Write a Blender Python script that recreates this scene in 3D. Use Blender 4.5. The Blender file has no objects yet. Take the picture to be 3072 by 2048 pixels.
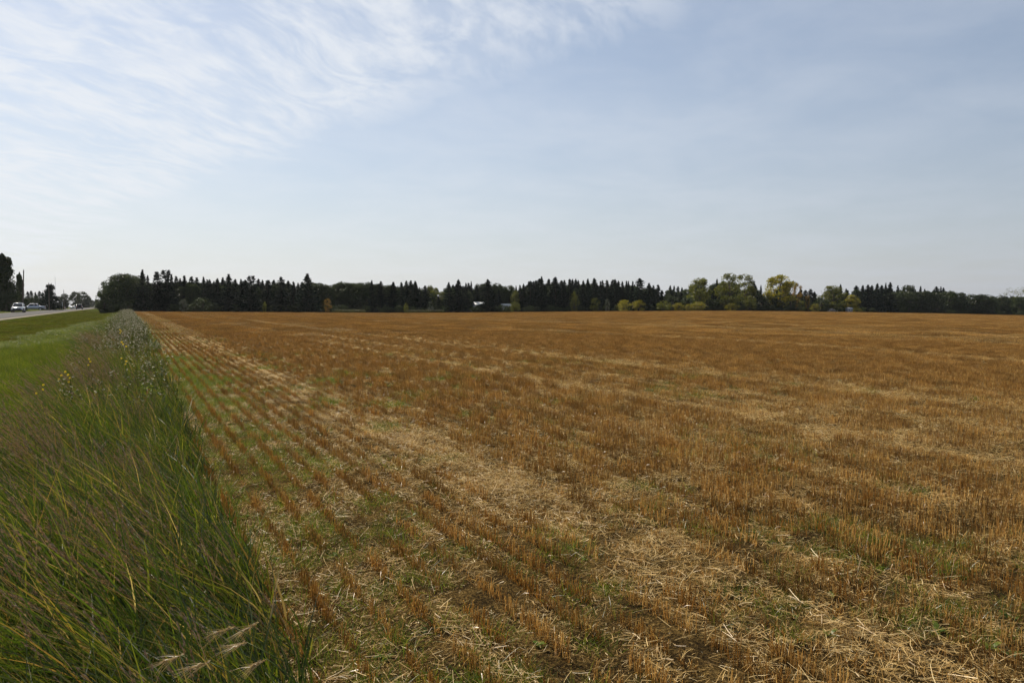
import bpy, math
import numpy as np
from mathutils import Vector, Euler

# ------------------------------------------------------------------ camera, sky, sun, exposure
F = 2304.0                                   # focal length in photograph pixels (27 mm on a 36 mm sensor)
PITCH = math.atan(107 / F)
YAW = math.atan((1536 - 390) / F)            # camera heading, clockwise from +Y (the drill rows run along +Y)
EYE = 1.7
SUN_AZ = YAW - math.radians(43)              # heading of the sun, clockwise from +Y
SUN_EL = math.radians(41)

scene = bpy.context.scene
col = scene.collection
cam_data = bpy.data.cameras.new('camera'); cam = bpy.data.objects.new('camera', cam_data); col.objects.link(cam)
cam_data.sensor_width = 36.0; cam_data.lens = 27.0
cam_data.clip_start = 0.1; cam_data.clip_end = 20000
cam.location = (0, 0, EYE)
cam.rotation_euler = Euler((math.pi / 2 - PITCH, 0, -YAW), 'XYZ')
scene.camera = cam

scene.view_settings.view_transform = 'Standard'
scene.view_settings.look = 'None'
scene.view_settings.exposure = 0.28
scene.view_settings.gamma = 1.0
scene.view_settings.use_curve_mapping = False
scene.render.engine = 'CYCLES'
scene.cycles.max_bounces = 8
scene.cycles.diffuse_bounces = 3
scene.cycles.glossy_bounces = 2
scene.cycles.transmission_bounces = 4
scene.cycles.transparent_max_bounces = 4
scene.cycles.volume_bounces = 0
scene.cycles.use_denoising = True
scene.cycles.denoiser = 'OPENIMAGEDENOISE'
scene.cycles.use_adaptive_sampling = True
scene.cycles.adaptive_threshold = 0.02
scene.cycles.sample_clamp_indirect = 4.0
scene.cycles.caustics_reflective = False
scene.cycles.caustics_refractive = False

SUN_DIR = Vector((math.sin(SUN_AZ) * math.cos(SUN_EL), math.cos(SUN_AZ) * math.cos(SUN_EL), math.sin(SUN_EL)))

class NT:
    """small helper to wire shader nodes"""
    def __init__(s, tree): s.t = tree; s.n = tree.nodes; s.l = tree.links
    def node(s, kind, **kw):
        nd = s.n.new(kind)
        for k, v in kw.items():
            if k == 'ins':
                for kk, vv in v.items(): s.put(nd.inputs[kk], vv)
            else: setattr(nd, k, v)
        return nd
    def put(s, sock, v):
        if isinstance(v, bpy.types.NodeSocket): s.l.new(v, sock)
        else: sock.default_value = v
    def math(s, op, a, b=0.0, c=0.0, clamp=False):
        nd = s.n.new('ShaderNodeMath'); nd.operation = op; nd.use_clamp = clamp
        s.put(nd.inputs[0], a); s.put(nd.inputs[1], b)
        if len(nd.inputs) > 2: s.put(nd.inputs[2], c)
        return nd.outputs[0]
    def smooth(s, v, a, b, lo=0.0, hi=1.0):
        nd = s.n.new('ShaderNodeMapRange'); nd.interpolation_type = 'SMOOTHSTEP'
        s.put(nd.inputs['Value'], v); s.put(nd.inputs['From Min'], a); s.put(nd.inputs['From Max'], b)
        s.put(nd.inputs['To Min'], lo); s.put(nd.inputs['To Max'], hi)
        return nd.outputs['Result']
    def mix(s, f, a, b, blend='MIX'):
        nd = s.n.new('ShaderNodeMix'); nd.data_type = 'RGBA'; nd.blend_type = blend; nd.clamp_factor = True
        s.put(nd.inputs[0], f); s.put(nd.inputs[6], a); s.put(nd.inputs[7], b)
        return nd.outputs[2]
    def noise(s, vec, scale, detail=2.0, rough=0.5, dist=0.0):
        nd = s.n.new('ShaderNodeTexNoise')
        if vec is not None: s.l.new(vec, nd.inputs['Vector'])
        nd.inputs['Scale'].default_value = scale; nd.inputs['Detail'].default_value = detail
        nd.inputs['Roughness'].default_value = rough; nd.inputs['Distortion'].default_value = dist
        return nd.outputs[0]

def rgb(r, g, b): return (r, g, b, 1.0)

SKY_STRENGTH = 0.084
def build_world():
    w = bpy.data.worlds.new('World'); scene.world = w; w.use_nodes = True
    t = NT(w.node_tree); t.n.clear()
    out = t.node('ShaderNodeOutputWorld'); bg = t.node('ShaderNodeBackground')
    t.l.new(bg.outputs[0], out.inputs[0])
    sky = t.node('ShaderNodeTexSky'); sky.sky_type = 'NISHITA'; sky.sun_disc = False
    sky.sun_elevation = SUN_EL; sky.sun_rotation = SUN_AZ
    sky.altitude = 0; sky.air_density = 1.0; sky.dust_density = 0.5; sky.ozone_density = 2.0
    tc = t.node('ShaderNodeTexCoord')
    sep = t.node('ShaderNodeSeparateXYZ'); t.l.new(tc.outputs['Generated'], sep.inputs[0])
    x, y, z = sep.outputs
    zc = t.math('MAXIMUM', z, 0.0)
    k = t.math('ADD', zc, 0.12)
    px = t.math('DIVIDE', x, k); py = t.math('DIVIDE', y, k)
    P = t.node('ShaderNodeCombineXYZ'); t.l.new(px, P.inputs[0]); t.l.new(py, P.inputs[1]); P = P.outputs[0]
    # glow of the air towards the sun
    dt = t.node('ShaderNodeVectorMath', operation='DOT_PRODUCT'); t.l.new(tc.outputs['Generated'], dt.inputs[0]); dt.inputs[1].default_value = SUN_DIR
    sunward = t.math('MAXIMUM', dt.outputs['Value'], 0.0)
    # cirrus streaks
    mp = t.node('ShaderNodeMapping', vector_type='TEXTURE'); t.l.new(P, mp.inputs[0]); mp.inputs['Rotation'].default_value = (0, 0, math.radians(42))
    mp.inputs['Scale'].default_value = (1.0, 0.45, 1.0)
    wob = t.noise(P, 1.3, 2, 0.5)
    add = t.node('ShaderNodeVectorMath', operation='ADD'); t.l.new(mp.outputs[0], add.inputs[0])
    wv = t.node('ShaderNodeVectorMath', operation='SCALE'); t.l.new(wob, wv.inputs[0]); wv.inputs['Scale'].default_value = 0.9
    t.l.new(wv.outputs[0], add.inputs[1])
    streak = t.noise(add.outputs[0], 2.9, 7, 0.60, 0.35)
    fine = t.noise(add.outputs[0], 9.0, 5, 0.6, 0.3)
    big = t.noise(P, 0.75, 2, 0.5)
    reg = t.math('ADD', t.math('MULTIPLY', px, 2.4), t.math('MULTIPLY', py, 0.9))
    reg = t.math('ADD', reg, t.math('MULTIPLY', t.math('SUBTRACT', big, 0.5), 1.6))
    region = t.smooth(reg, 5.0, 3.4)
    v = t.math('ADD', t.math('MULTIPLY', streak, 0.72), t.math('MULTIPLY', fine, 0.28))
    body = t.math('MULTIPLY', t.smooth(v, 0.36, 0.64), region)
    veil = t.math('MULTIPLY', region, 0.30)
    wisp = t.math('ADD', 0.16, t.math('MULTIPLY', t.smooth(t.noise(P, 1.9, 6, 0.6, 0.3), 0.26, 0.78), 0.26))
    cover = t.math('MAXIMUM', t.math('ADD', t.math('MULTIPLY', body, 0.56), veil), wisp, clamp=True)
    # a thin low bank just above the horizon
    lowm = t.node('ShaderNodeMapping'); t.l.new(tc.outputs['Generated'], lowm.inputs[0]); lowm.inputs['Scale'].default_value = (2.2, 2.2, 26.0)
    lown = t.smooth(t.noise(lowm.outputs[0], 1.7, 3, 0.5), 0.60, 0.72)
    lowz = t.math('MULTIPLY', t.smooth(z, 0.02, 0.06), t.smooth(z, 0.17, 0.09))
    cover = t.math('MAXIMUM', cover, t.math('MULTIPLY', t.math('MULTIPLY', lown, lowz), 0.30))
    base = t.mix(1.0, sky.outputs[0], rgb(SKY_STRENGTH, SKY_STRENGTH, SKY_STRENGTH), 'MULTIPLY')
    # pale haze low in the sky, brighter under the sun
    hz = t.math('POWER', t.math('SUBTRACT', 1.0, zc), 4.5)
    s2 = t.smooth(sunward, 0.0, 0.92)
    hazecol = t.mix(s2, rgb(0.355, 0.36, 0.385), rgb(0.56, 0.565, 0.58))
    skyc = t.mix(t.math('MULTIPLY', hz, 0.92), base, hazecol)
    cloudcol = t.mix(s2, rgb(0.41, 0.46, 0.54), rgb(0.70, 0.725, 0.76))
    skyc = t.mix(cover, skyc, cloudcol)
    t.l.new(skyc, bg.inputs[0]); bg.inputs[1].default_value = 1.0
build_world()

sun_data = bpy.data.lights.new('sun', 'SUN'); sun = bpy.data.objects.new('sun', sun_data); col.objects.link(sun)
sun_data.energy = 5.0; sun_data.angle = math.radians(0.53); sun_data.color = (1.0, 0.91, 0.76)
sun.rotation_euler = SUN_DIR.to_track_quat('Z', 'Y').to_euler()
sun.location = (0, 0, 60)

# ------------------------------------------------------------------ helpers
RNG = np.random.default_rng(11)
def at(px, py, Y):
    """photograph direction -> the point of that direction on the plane at distance Y along the rows"""
    u = (px - 1536) / F; v = (1024 - py) / F
    b = math.cos(PITCH) + v * math.sin(PITCH); z = -math.sin(PITCH) + v * math.cos(PITCH)
    X = u * math.cos(YAW) + b * math.sin(YAW); Yd = -u * math.sin(YAW) + b * math.cos(YAW)
    s = Y / Yd
    return Vector((X * s, Y, EYE + z * s))

def tag(o, label=None, cat=None, group=None, kind=None):
    if label: o['label'] = label
    if cat: o['category'] = cat
    if group: o['group'] = group
    if kind: o['kind'] = kind
    return o

def mesh_from(name, V, Fq, mats=(), mi=None, smooth=False):
    me = bpy.data.meshes.new(name)
    V = np.asarray(V, np.float32).reshape(-1, 3)
    if isinstance(Fq, np.ndarray):
        n = Fq.shape[1]; me.vertices.add(len(V)); me.vertices.foreach_set('co', V.ravel())
        me.loops.add(Fq.size); me.loops.foreach_set('vertex_index', Fq.astype(np.int32).ravel())
        me.polygons.add(len(Fq)); me.polygons.foreach_set('loop_start', np.arange(len(Fq), dtype=np.int32) * n)
        me.update(calc_edges=True)
    else:
        me.from_pydata([tuple(map(float, v)) for v in V], [], [tuple(f) for f in Fq])
    for m in mats: me.materials.append(m)
    if mi is not None: me.polygons.foreach_set('material_index', np.asarray(mi, np.int32))
    if smooth: me.polygons.foreach_set('use_smooth', np.ones(len(me.polygons), bool))
    me.update()
    return me

def obj(name, me, parent=None, loc=(0, 0, 0), rot=(0, 0, 0), scale=(1, 1, 1)):
    o = bpy.data.objects.new(name, me); col.objects.link(o)
    if parent is not None: o.parent = parent
    o.location = loc; o.rotation_euler = rot; o.scale = scale
    return o

class Geo:
    """collects quads (numpy) with a material index"""
    def __init__(s): s.V = []; s.F = []; s.M = []; s.n = 0
    def add(s, V, Fq, m=0):
        V = np.asarray(V, float).reshape(-1, 3); Fq = np.asarray(Fq, int)
        s.V.append(V); s.F.append(Fq + s.n); s.M.append(np.full(len(Fq), m)); s.n += len(V)
        return s
    def mesh(s, name, mats, smooth=False):
        return mesh_from(name, np.concatenate(s.V), np.concatenate(s.F), mats, np.concatenate(s.M), smooth)

def strips(base, direction, side, length, width, curve, segs=3, taper=0.85, tip=0.12):
    """N bent blades: base (N,3), direction (N,3) unit, side (N,3) unit, curve (N,3) bend vector -> V, quads"""
    N = len(base); t = np.linspace(0, 1, segs + 1)
    c = base[:, None, :] + direction[:, None, :] * (t[None, :, None] * length[:, None, None]) + curve[:, None, :] * (t ** 2)[None, :, None]
    w = width[:, None] * (1 - (1 - tip) * np.clip((t[None, :] - (1 - taper)) / taper, 0, 1))
    L = c - side[:, None, :] * w[..., None] / 2; R = c + side[:, None, :] * w[..., None] / 2
    V = np.stack([L, R], 2).reshape(-1, 3)
    b = (np.arange(N) * (segs + 1) * 2)[:, None] + (np.arange(segs) * 2)[None, :]
    b = b.ravel()
    return V, np.stack([b, b + 1, b + 3, b + 2], 1)

def prisms(base, top, rad):
    """N three-sided stems"""
    N = len(base); ang = np.array([0, 2.094, 4.189])
    off = np.stack([np.cos(ang), np.sin(ang), 0 * ang], 1)
    V = np.concatenate([base[:, None] + off[None] * rad[:, None, None], top[:, None] + off[None] * rad[:, None, None]], 1).reshape(-1, 3)
    b = (np.arange(N) * 6)[:, None]
    q = np.array([[0, 1, 4, 3], [1, 2, 5, 4], [2, 0, 3, 5]])
    return V, (b[:, :, None] + q[None]).reshape(-1, 4)

def cards(c, u, v):
    """N rhombic leaves: centre c, half axes u and v"""
    V = np.stack([c - u, c + v * 1.0, c + u, c - v * 1.0], 1).reshape(-1, 3)
    b = (np.arange(len(c)) * 4)[:, None]
    return V, b + np.arange(4)[None]

def rand_unit(r, n):
    a = r.normal(size=(n, 3)); return a / np.linalg.norm(a, axis=1, keepdims=True)

def tube(pts, rads, sides=6, cap=True):
    pts = np.asarray(pts, float); n = len(pts); V = []; Q = []
    for i in range(n):
        d = pts[min(i + 1, n - 1)] - pts[max(i - 1, 0)]; d = d / (np.linalg.norm(d) + 1e-9)
        a = np.cross(d, [0.31, 0.95, 0.05]); a /= np.linalg.norm(a) + 1e-9; b = np.cross(d, a)
        for k in range(sides):
            th = 2 * math.pi * k / sides
            V.append(pts[i] + rads[i] * (math.cos(th) * a + math.sin(th) * b))
    for i in range(n - 1):
        for k in range(sides):
            Q.append([i * sides + k, i * sides + (k + 1) % sides, (i + 1) * sides + (k + 1) % sides, (i + 1) * sides + k])
    if cap and sides == 6:
        for o in (0, (n - 1) * sides):
            Q.append([o, o + 1, o + 2, o + 3]); Q.append([o, o + 3, o + 4, o + 5])
    if cap and sides == 4:
        Q.append([0, 1, 2, 3]); o = (n - 1) * 4; Q.append([o, o + 1, o + 2, o + 3])
    return np.array(V), np.array(Q)

def box(x0, x1, y0, y1, z0, z1):
    V = [(x0, y0, z0), (x1, y0, z0), (x1, y1, z0), (x0, y1, z0), (x0, y0, z1), (x1, y0, z1), (x1, y1, z1), (x0, y1, z1)]
    return np.array(V, float), np.array([[0, 3, 2, 1], [4, 5, 6, 7], [0, 1, 5, 4], [1, 2, 6, 5], [2, 3, 7, 6], [3, 0, 4, 7]])

def hash2(ix, iy, seed):
    h = (ix.astype(np.int64) * 374761393 + iy.astype(np.int64) * 668265263 + seed * 1274126177) & 0xffffffff
    h = ((h ^ (h >> 13)) * 1274126177) & 0xffffffff
    return ((h ^ (h >> 16)) & 0xffff) / 65535.0
def vnoise(x, y, s, seed=0):
    x = np.asarray(x, float) / s; y = np.asarray(y, float) / s
    ix = np.floor(x); iy = np.floor(y); fx = x - ix; fy = y - iy
    fx = fx * fx * (3 - 2 * fx); fy = fy * fy * (3 - 2 * fy)
    a = hash2(ix, iy, seed); b = hash2(ix + 1, iy, seed); c = hash2(ix, iy + 1, seed); d = hash2(ix + 1, iy + 1, seed)
    return (a * (1 - fx) + b * fx) * (1 - fy) + (c * (1 - fx) + d * fx) * fy

# ------------------------------------------------------------------ materials
def new_mat(name):
    m = bpy.data.materials.new(name); m.use_nodes = True
    t = NT(m.node_tree); t.n.clear()
    out = t.node('ShaderNodeOutputMaterial')
    return m, t, out

def leaf_mat(name, cols, trans=0.4, gloss=0.06, rough=0.4, transcol=1.25, objvar=0.35, sat=None):
    """thin plant tissue: diffuse + light through it + a weak sheen; colour differs from blade to blade"""
    m, t, out = new_mat(name)
    g = t.node('ShaderNodeNewGeometry'); oi = t.node('ShaderNodeObjectInfo')
    r = t.math('FRACT', t.math('ADD', g.outputs['Random Per Island'], oi.outputs['Random']))
    cr = t.node('ShaderNodeValToRGB'); t.l.new(r, cr.inputs[0])
    e = cr.color_ramp.elements
    while len(e) < len(cols): e.new(0.5)
    for i, c in enumerate(cols):
        e[i].position = c[0]; e[i].color = rgb(*c[1:])
    br = t.node('ShaderNodeMapRange'); t.l.new(oi.outputs['Random'], br.inputs[0])
    br.inputs['To Min'].default_value = 1 - objvar; br.inputs['To Max'].default_value = 1 + objvar
    c = t.mix(1.0, cr.outputs[0], br.outputs[0], 'MULTIPLY')
    d = t.node('ShaderNodeBsdfDiffuse', ins={'Color': c})
    tc = t.mix(1.0, c, rgb(transcol, transcol, transcol * 0.8), 'MULTIPLY')
    tr = t.node('ShaderNodeBsdfTranslucent', ins={'Color': tc})
    mx = t.node('ShaderNodeMixShader', ins={0: trans}); t.l.new(d.outputs[0], mx.inputs[1]); t.l.new(tr.outputs[0], mx.inputs[2])
    gl = t.node('ShaderNodeBsdfGlossy', ins={'Roughness': rough, 'Color': rgb(0.9, 0.9, 0.9)})
    lw = t.node('ShaderNodeLayerWeight', ins={'Blend': 0.35})
    f = t.math('ADD', gloss, t.math('MULTIPLY', lw.outputs['Fresnel'], gloss * 2.0))
    m2 = t.node('ShaderNodeMixShader', ins={0: f}); t.l.new(mx.outputs[0], m2.inputs[1]); t.l.new(gl.outputs[0], m2.inputs[2])
    t.l.new(m2.outputs[0], out.inputs[0])
    return m

def flat_mat(name, c, rough=0.6, metal=0.0, spec=0.5, noise=0.15, scale=6.0, coat=0.0):
    m, t, out = new_mat(name)
    p = t.node('ShaderNodeBsdfPrincipled'); t.l.new(p.outputs[0], out.inputs[0])
    tc = t.node('ShaderNodeTexCoord')
    n = t.noise(tc.outputs['Object'], scale, 4, 0.6)
    a = tuple(v * (1 - noise) for v in c); b = tuple(min(1, v * (1 + noise)) for v in c)
    cc = t.mix(n, rgb(*a), rgb(*b))
    t.l.new(cc, p.inputs['Base Color']); p.inputs['Roughness'].default_value = rough
    p.inputs['Metallic'].default_value = metal; p.inputs['Specular IOR Level'].default_value = spec
    p.inputs['Coat Weight'].default_value = coat; p.inputs['Coat Roughness'].default_value = 0.08
    return m

def ground_mat(name, cols, scale, bump=0.3, rough=0.95, stretch=(1, 1, 1)):
    m, t, out = new_mat(name)
    p = t.node('ShaderNodeBsdfPrincipled'); t.l.new(p.outputs[0], out.inputs[0])
    tc = t.node('ShaderNodeTexCoord'); mp = t.node('ShaderNodeMapping'); t.l.new(tc.outputs['Object'], mp.inputs[0])
    mp.inputs['Scale'].default_value = stretch
    n1 = t.noise(mp.outputs[0], scale, 8, 0.65); n2 = t.noise(mp.outputs[0], scale * 0.06, 4, 0.55)
    v = t.math('ADD', t.math('MULTIPLY', n1, 0.65), t.math('MULTIPLY', n2, 0.35))
    cr = t.node('ShaderNodeValToRGB'); t.l.new(v, cr.inputs[0]); e = cr.color_ramp.elements
    while len(e) < len(cols): e.new(0.5)
    for i, c in enumerate(cols): e[i].position = c[0]; e[i].color = rgb(*c[1:])
    t.l.new(cr.outputs[0], p.inputs['Base Color']); p.inputs['Roughness'].default_value = rough
    p.inputs['Specular IOR Level'].default_value = 0.0
    bp = t.node('ShaderNodeBump', ins={'Strength': bump, 'Distance': 0.05, 'Height': n1}); t.l.new(bp.outputs[0], p.inputs['Normal'])
    return m

M = {}
M['stubble'] = leaf_mat('stubble', [(0.0, .24, .124, .031), (.45, .40, .222, .058), (.8, .56, .345, .10), (1.0, .68, .475, .175)], trans=.42, gloss=.025, rough=.4, transcol=1.2, objvar=.22)
M['straw'] = leaf_mat('straw', [(0.0, .34, .20, .062), (.4, .52, .34, .115), (.8, .66, .46, .18), (1.0, .76, .60, .32)], trans=.34, gloss=.03, rough=.42, objvar=.18)
M['field_green'] = leaf_mat('field_green', [(0.0, .05, .085, .008), (.6, .10, .135, .014), (1.0, .19, .18, .025)], trans=.5, gloss=.02)
M['tall_grass'] = leaf_mat('tall_grass', [(0.0, .020, .038, .004), (.45, .052, .080, .007), (.72, .092, .118, .010), (.88, .17, .155, .02), (.95, .22, .13, .03), (1.0, .38, .29, .10)], trans=.55, gloss=.014, rough=.4, objvar=.25)
M['grass_head'] = leaf_mat('grass_head', [(0.0, .13, .075, .035), (.5, .20, .12, .06), (1.0, .30, .19, .10)], trans=.3, gloss=.03, objvar=.2)
M['lush_grass'] = leaf_mat('lush_grass', [(0.0, .040, .066, .006), (.5, .078, .108, .009), (.85, .13, .145, .013), (1.0, .22, .18, .04)], trans=.5, gloss=.012, objvar=.4)
M['mown_dry'] = leaf_mat('mown_dry', [(0.0, .048, .055, .008), (.5, .085, .085, .013), (.85, .13, .11, .022), (1.0, .20, .15, .045)], trans=.4, gloss=.004, objvar=.45)
M['mown_grass'] = leaf_mat('mown_grass', [(0.0, .036, .055, .006), (.5, .068, .088, .009), (.85, .105, .105, .013), (1.0, .16, .12, .026)], trans=.45, gloss=.005, objvar=.45)
M['weed_leaf'] = leaf_mat('weed_leaf', [(0.0, .04, .06, .012), (.6, .075, .092, .018), (1.0, .15, .12, .035)], trans=.4, gloss=.006)
M['fluff'] = leaf_mat('fluff', [(0.0, .18, .16, .12), (.6, .30, .28, .23), (1.0, .58, .56, .52)], trans=.5, gloss=.01, objvar=.1)
M['yellow_petal'] = leaf_mat('yellow_petal', [(0.0, .72, .50, .02), (1.0, .85, .62, .04)], trans=.4, gloss=.02, objvar=.05)
M['spruce'] = leaf_mat('spruce', [(0.0, .007, .012, .008), (.6, .012, .020, .012), (1.0, .020, .029, .016)], trans=.08, gloss=.004, objvar=.3)
M['green_leaf'] = leaf_mat('green_leaf', [(0.0, .016, .027, .008), (.6, .030, .044, .010), (1.0, .06, .072, .014)], trans=.28, gloss=.015, objvar=.3)
M['olive_leaf'] = leaf_mat('olive_leaf', [(0.0, .055, .068, .010), (.6, .105, .112, .014), (1.0, .20, .185, .022)], trans=.42, gloss=.015, objvar=.2)
M['yellow_leaf'] = leaf_mat('yellow_leaf', [(0.0, .11, .12, .010), (.5, .21, .19, .015), (.9, .31, .25, .02), (1.0, .34, .18, .026)], trans=.45, gloss=.015, objvar=.2)
M['orange_leaf'] = leaf_mat('orange_leaf', [(0.0, .11, .085, .015), (.6, .21, .12, .02), (1.0, .30, .17, .03)], trans=.36, gloss=.015, objvar=.15)
M['grey_leaf'] = leaf_mat('grey_leaf', [(0.0, .06, .07, .05), (.6, .10, .115, .08), (1.0, .16, .17, .12)], trans=.3, gloss=.02, objvar=.15)
M['bark'] = flat_mat('bark', (.07, .055, .042), .95, spec=.1, noise=.5, scale=9)
M['soil'] = ground_mat('soil', [(.34, .014, .010, .006), (.46, .045, .030, .014), (.54, .13, .082, .028), (.66, .34, .22, .078)], 60, 1.0)
M['verge_soil'] = ground_mat('verge_soil', [(.3, .024, .034, .006), (.5, .046, .056, .009), (.7, .08, .075, .015)], 9, .6)
M['plain'] = ground_mat('plain', [(.3, .04, .05, .015), (.5, .06, .07, .02), (.7, .10, .09, .03)], 2, .5)
M['wood_soil'] = ground_mat('wood_soil', [(.3, .018, .016, .010), (.6, .035, .035, .014), (.75, .06, .06, .02)], 5, .6)
M['asphalt'] = ground_mat('asphalt', [(.3, .11, .105, .10), (.5, .14, .135, .13), (.7, .18, .17, .165)], 12, .15, rough=.85)
M['gravel'] = ground_mat('gravel', [(.3, .18, .16, .12), (.5, .25, .22, .17), (.7, .33, .30, .24)], 25, .5)

# ------------------------------------------------------------------ terrain
L = 230.0                                    # distance to the wood along the rows
_edge = [(392, 934.5), (600, 936), (900, 937.5), (1200, 939), (1500, 937.2), (1800, 934.5), (2040, 933), (2200, 932.4), (2400, 934.5), (2600, 937), (2800, 940), (3072, 946), (3300, 951)]
_ex = [at(a, b, L) for a, b in _edge]
EDGE_X = np.array([-60] + [p.x for p in _ex]); EDGE_Z = np.array([_ex[0].z] + [p.z for p in _ex])
ROAD_W = 7.2
def road_near(Y): return -12.5 - 0.010 * np.asarray(Y, float)
def terrain(X, Y):
    X = np.asarray(X, float); Y = np.asarray(Y, float)
    Yc = np.maximum(Y, 12.0)
    xb = np.clip(X / np.minimum(Yc, L) * L, -60, EDGE_X[-1])
    z = np.interp(xb, EDGE_X, EDGE_Z) * np.clip(Y / L, 0, 1)
    s = (0.2 - X) / (0.2 - road_near(np.maximum(Y, 0)))
    prof = np.interp(s, [-9, 0, .12, .25, .42, .6, .8, .95, 1.05, 1.75, 2.0, 2.6, 9], [0, 0, -.06, -.28, -.58, -.52, -.2, .06, .12, .12, .06, .3, .3])
    return z + prof * np.clip((Y + 30) / 30, 0, 1)

def grid(name, xs, ys, mat, dz=0.0, bumps=0.0):
    X, Y = np.meshgrid(xs, ys); Z = terrain(X, Y) + dz
    if name == 'ground': Z = Z - .5 * ((X > 3) & (X < 450) & (Y > -20) & (Y < 226))
    if bumps:
        near = np.clip(1 - np.hypot(X, Y) / 60, 0, 1)
        Z = Z + bumps * near * ((vnoise(X, Y, .5, 3) - .5) + .6 * (vnoise(X, Y, .17, 4) - .5))
    V = np.stack([X, Y, Z], -1).reshape(-1, 3); nx = len(xs)
    i, j = np.meshgrid(np.arange(nx - 1), np.arange(len(ys) - 1)); b = (j * nx + i).ravel()
    return obj(name, mesh_from(name, V, np.stack([b, b + 1, b + 1 + nx, b + nx], 1), [mat], smooth=True))

far = np.concatenate([-np.geomspace(1250, 60, 16), np.arange(-48, 2, .5), np.linspace(3, 455, 92), np.geomspace(470, 1250, 12)])
fary = np.concatenate([-np.geomspace(1250, 40, 10), np.linspace(-30, 260, 60), np.geomspace(275, 1250, 18)])
tag(grid('ground', far, fary, M['plain'], -0.10), 'flat green brown prairie ground running to the horizon', 'ground', kind='structure')
fx = np.concatenate([np.arange(0.3, 12, .12), np.geomspace(12.1, 460, 90)])
fy = np.concatenate([np.arange(-6, 24, .15), np.geomspace(24.2, 231, 80)])
tag(grid('field', fx, fy, M['soil'], 0.0, .05), 'harvested grain field of brown soil and chaff', 'field', kind='structure')
vx = np.concatenate([np.linspace(-20.6, -3, 60), np.arange(-2.9, .31, .1)])
vy = np.concatenate([np.arange(-6, 30, .4), np.geomspace(30.5, 1240, 90)])
def strip_along_road(name, offs, ys, mat, dz, flat=None):
    Y = np.repeat(np.asarray(ys)[:, None], len(offs), 1); X = road_near(Y) + np.asarray(offs)[None, :]
    Z = terrain(X, Y) + dz
    V = np.stack([X, Y, Z], -1).reshape(-1, 3); nx = len(offs)
    i, j = np.meshgrid(np.arange(nx - 1), np.arange(len(ys) - 1)); b = (j * nx + i).ravel()
    return obj(name, mesh_from(name, V, np.stack([b, b + 1, b + 1 + nx, b + nx], 1), [mat], smooth=True))
# verge: from the road shoulder to the field edge
def verge_sheet():
    ts = np.linspace(0, 1, 60); Y = np.repeat(vy[:, None], 60, 1)
    x0 = road_near(Y) - .3; x1 = np.where(Y < L, 0.32, -2.0 - 0 * Y)
    X = x0 + (x1 - x0) * ts[None, :]
    Z = terrain(X, Y) - .01
    V = np.stack([X, Y, Z], -1).reshape(-1, 3)
    i, j = np.meshgrid(np.arange(59), np.arange(len(vy) - 1)); b = (j * 60 + i).ravel()
    return obj('verge', mesh_from('verge', V, np.stack([b, b + 1, b + 61, b + 60], 1), [M['verge_soil']], smooth=True))
tag(verge_sheet(), 'grassy verge and ditch between road and field', 'verge', kind='structure')
ry = np.concatenate([np.arange(-30, 320, 10.0), np.geomspace(325, 1240, 26)])
tag(strip_along_road('road', np.linspace(-ROAD_W, 0, 7), ry, M['asphalt'], .05), 'pale grey asphalt road running away at the left', 'road', kind='structure')
s1 = strip_along_road('road_shoulder', np.linspace(0.003, .9, 4), ry, M['gravel'], .03); tag(s1, 'gravel shoulder on the field side of the road', 'road shoulder', kind='structure')
s2 = strip_along_road('road_shoulder', np.linspace(-ROAD_W - .9, -ROAD_W - .003, 4), ry, M['gravel'], .03); tag(s2, 'gravel shoulder on the far side of the road', 'road shoulder', kind='structure')
tag(grid('wood_floor', np.linspace(-2.05, 470, 90), np.linspace(L - .4, 330, 16), M['wood_soil'], 0.03), 'dark leaf littered ground under the trees', 'ground', kind='structure')

# ------------------------------------------------------------------ scattering by geometry nodes (ground cover only)
def proto_collection(name, meshes):
    c = bpy.data.collections.new(name)
    for i, me in enumerate(meshes):
        o = bpy.data.objects.new('%s_%02d' % (name, i), me); c.objects.link(o)
    return c

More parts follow.
